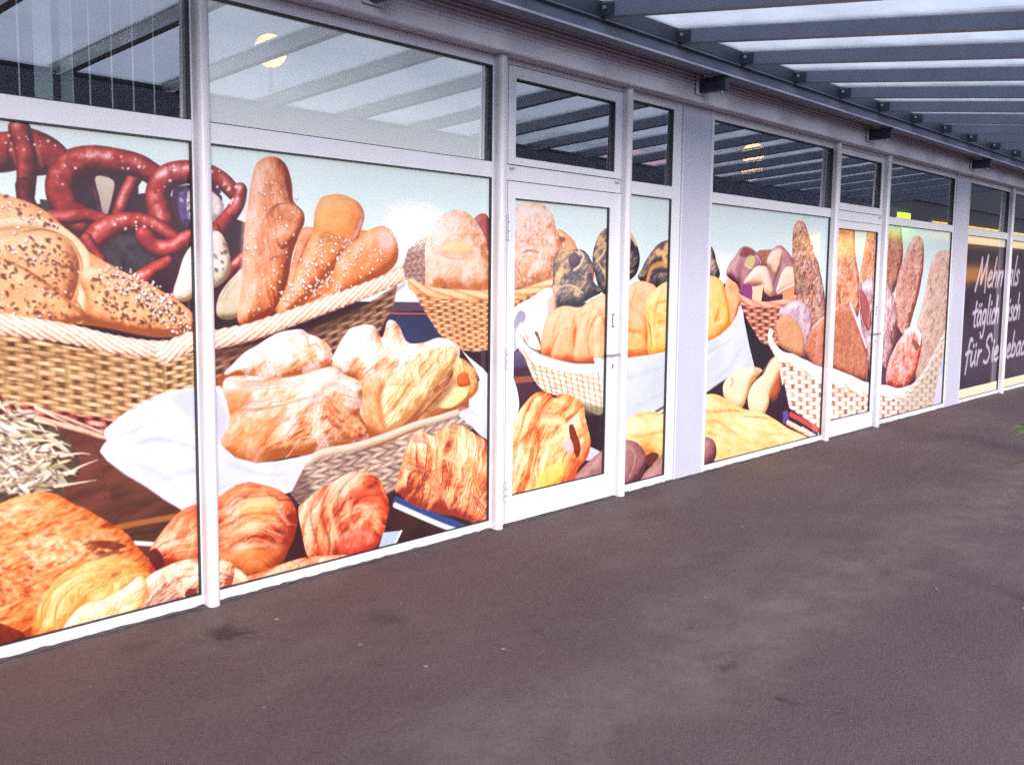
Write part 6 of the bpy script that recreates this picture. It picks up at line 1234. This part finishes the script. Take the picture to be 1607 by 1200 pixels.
for i, x in enumerate(XS):
    for src, loc in ((r0, (x, 0, 0)), (b0, (x-.045, -.40, 3.165)), (p0, (x, 0, 0)), (g0, (x+.006, 0, 0)), (c0, (x, 0, 0))):
        q = src if i == 0 else src.copy()
        if i: COL.objects.link(q); q.parent = cn
        q.location = loc
def adopt2(root):
    for c in root.children: c.matrix_parent_inverse = Matrix.Translation(root.location).inverted()
for x in (-7.2, -1.0, 5.2, 11.4, 17.6):
    bm = bmesh.new(); cyl(bm, (x, -3.005, 0), (x, -3.005, 2.665), .045, n=20); link('canopy_post', bm, STEEL, cn)
    B('base_plate', x-.09, x+.09, -3.095, -2.915, .001, .014, STEEL_D, cn)
for x in (3.43, 6.60, 9.77, 12.94, 16.1):          # brackets that carry the wall beam off the cladding
    bm = bmesh.new(); box(bm, x-.03, x+.03, -.345, -.1255, 2.915, 3.014); link('wall_bracket', bm, STEEL_D, cn, bevel=.004)
    B('bracket_plate', x-.07, x+.07, -.1315, -.1255, 2.90, 3.04, HEAD, cn, bevel=.003)
    bm = bmesh.new(); cyl(bm, (x, -.30, 2.915), (x, -.30, 2.903), .012, n=6); link('bracket_bolt', bm, ZINC, cn)
adopt2(cn)

# ================================================================== plant at the right edge
pt = empty('potted_plant', (9.75, -2.12, 0), 'leafy green plant in a round concrete pot standing just off the right edge', 'plant')
bm = bmesh.new(); cyl(bm, (9.75, -2.12, .002), (9.75, -2.12, .21), .13, .17, 20); link('pot', bm, TERRA, pt, bevel=.006)
random.seed(12); bm = bmesh.new()
for k in range(16):
    a = random.random()*6.28; cyl(bm, (9.75, -2.12, .2), (9.75+.14*math.cos(a), -2.12+.14*math.sin(a), .36+.1*random.random()), .006, .003, 6)
link('stem', bm, BARK, pt)
def leaf(x, y, z, a, tilt, s):
    bm = bmesh.new(); N = 6; L = []; Rr = []; C_ = []
    for i in range(N+1):
        t = i/N; w = math.sin(math.pi*t**.8)*.34*s; h = -.25*s*t*t
        L.append(bm.verts.new((t*s, w, h+.12*w))); Rr.append(bm.verts.new((t*s, -w, h+.12*w))); C_.append(bm.verts.new((t*s, 0, h)))
    for i in range(N):
        bm.faces.new((L[i], L[i+1], C_[i+1], C_[i])); bm.faces.new((C_[i], C_[i+1], Rr[i+1], Rr[i]))
    bmesh.ops.rotate(bm, verts=bm.verts, cent=(0, 0, 0), matrix=Matrix.Rotation(a, 3, 'Z') @ Matrix.Rotation(-tilt, 3, 'Y'))
    bmesh.ops.translate(bm, verts=bm.verts, vec=(x, y, z)); return link('leaf', bm, LEAF, pt)
for k in range(70):
    a = random.random()*6.28; r = .05+.13*random.random(); z = .22+.24*random.random()
    leaf(9.75+r*math.cos(a), -2.12+r*math.sin(a), z, a+random.uniform(-.6, .6), random.uniform(-.3, .8), .10+.05*random.random())
for (lx, ly, lz, la) in ((9.62, -1.97, .33, 1.9), (9.66, -1.95, .27, 1.6), (9.58, -2.0, .30, 2.2)): leaf(lx, ly, lz, la, .05, .36)
leaf(9.62, -1.90, .33, 1.75, .1, .22); leaf(9.60, -1.94, .30, 2.0, -.15, .2); leaf(9.66, -1.93, .26, 1.5, -.2, .2)
adopt(pt)

# ================================================================== across the lane (seen in the panes)
ob = empty('retail_building', (60, -20, 0), 'dark low shop building across the lane, mirrored in the upper panes', 'building')
B('facade', 21.5, 120, -24, -15.0, 0, 5.35, OPP, ob, bevel=0); B('added_dark_block', 44, 120, -24, -15.3, 5.56, 9.5, OPP, ob, bevel=0); B('roof_edge', 21.4, 120.1, -24.1, -14.9, 5.35, 5.55, STEEL_D, ob, bevel=0)  # upper block added unseen, so the far panes mirror dark
B('sign', 26.0, 30.5, -14.98, -14.88, 4.65, 5.3, emit('sign_red', (1, .22, .08), 3.2), ob, 'red lit fascia sign', bevel=0)
B('sign', 48.5, 52.5, -14.98, -14.88, 3.75, 4.6, emit('sign_green', (.45, 1, .06), 2.6), ob, 'green lit fascia sign', bevel=0)
B('sign', 56.0, 76.0, -14.98, -14.88, 3.95, 4.4, emit('sign_yellow', (1, .62, .10), 1.5), ob, 'yellow lit fascia sign', bevel=0)
B('lit_window', 41.0, 46.5, -14.98, -14.90, 2.7, 3.5, emit('window_warm', (1, .55, .16), 4.5), ob, 'warm lit window', bevel=0)
B('lit_window', 61.0, 65.0, -14.98, -14.90, 1.6, 2.4, emit('window_orange', (1, .40, .06), 2.4), ob, 'orange lit window', bevel=0)
B('lit_window', 23.0, 25.5, -14.98, -14.90, .6, 2.6, emit('window_pale', (.9, .95, 1), .8), ob, 'pale lit window', bevel=0)
adopt(ob)
def street_lamp(x, y, z, label, col, s, r=.16):
    t = empty('street_lamp', (x, y, 0), label, 'street lamp', 'street lamps across the lane')
    bm = bmesh.new(); cyl(bm, (x, y, 0), (x, y, z-.1), .07, .045, 12); link('lamp_pole', bm, STEEL_D, t)
    bm = bmesh.new(); bmesh.ops.create_uvsphere(bm, u_segments=16, v_segments=10, radius=r, matrix=Matrix.Translation((x, y, z))); link('lamp_globe', bm, emit('lamp_light', col, s), t); adopt(t)
street_lamp(13.5, -15.0, 6.05, 'tall warm street lamp across the lane, nearest to the camera', (1, .44, .10), 14, .36)
street_lamp(17.9, -15.0, 2.74, 'short white globe lamp across the lane', (1, .98, .92), 26, .3)
street_lamp(34.6, -14.4, 5.85, 'warm street lamp in front of the dark shop building', (1, .40, .07), 20, .42)
street_lamp(34.2, -14.2, 5.2, 'lower warm street lamp beside the taller one', (1, .38, .05), 18, .38)
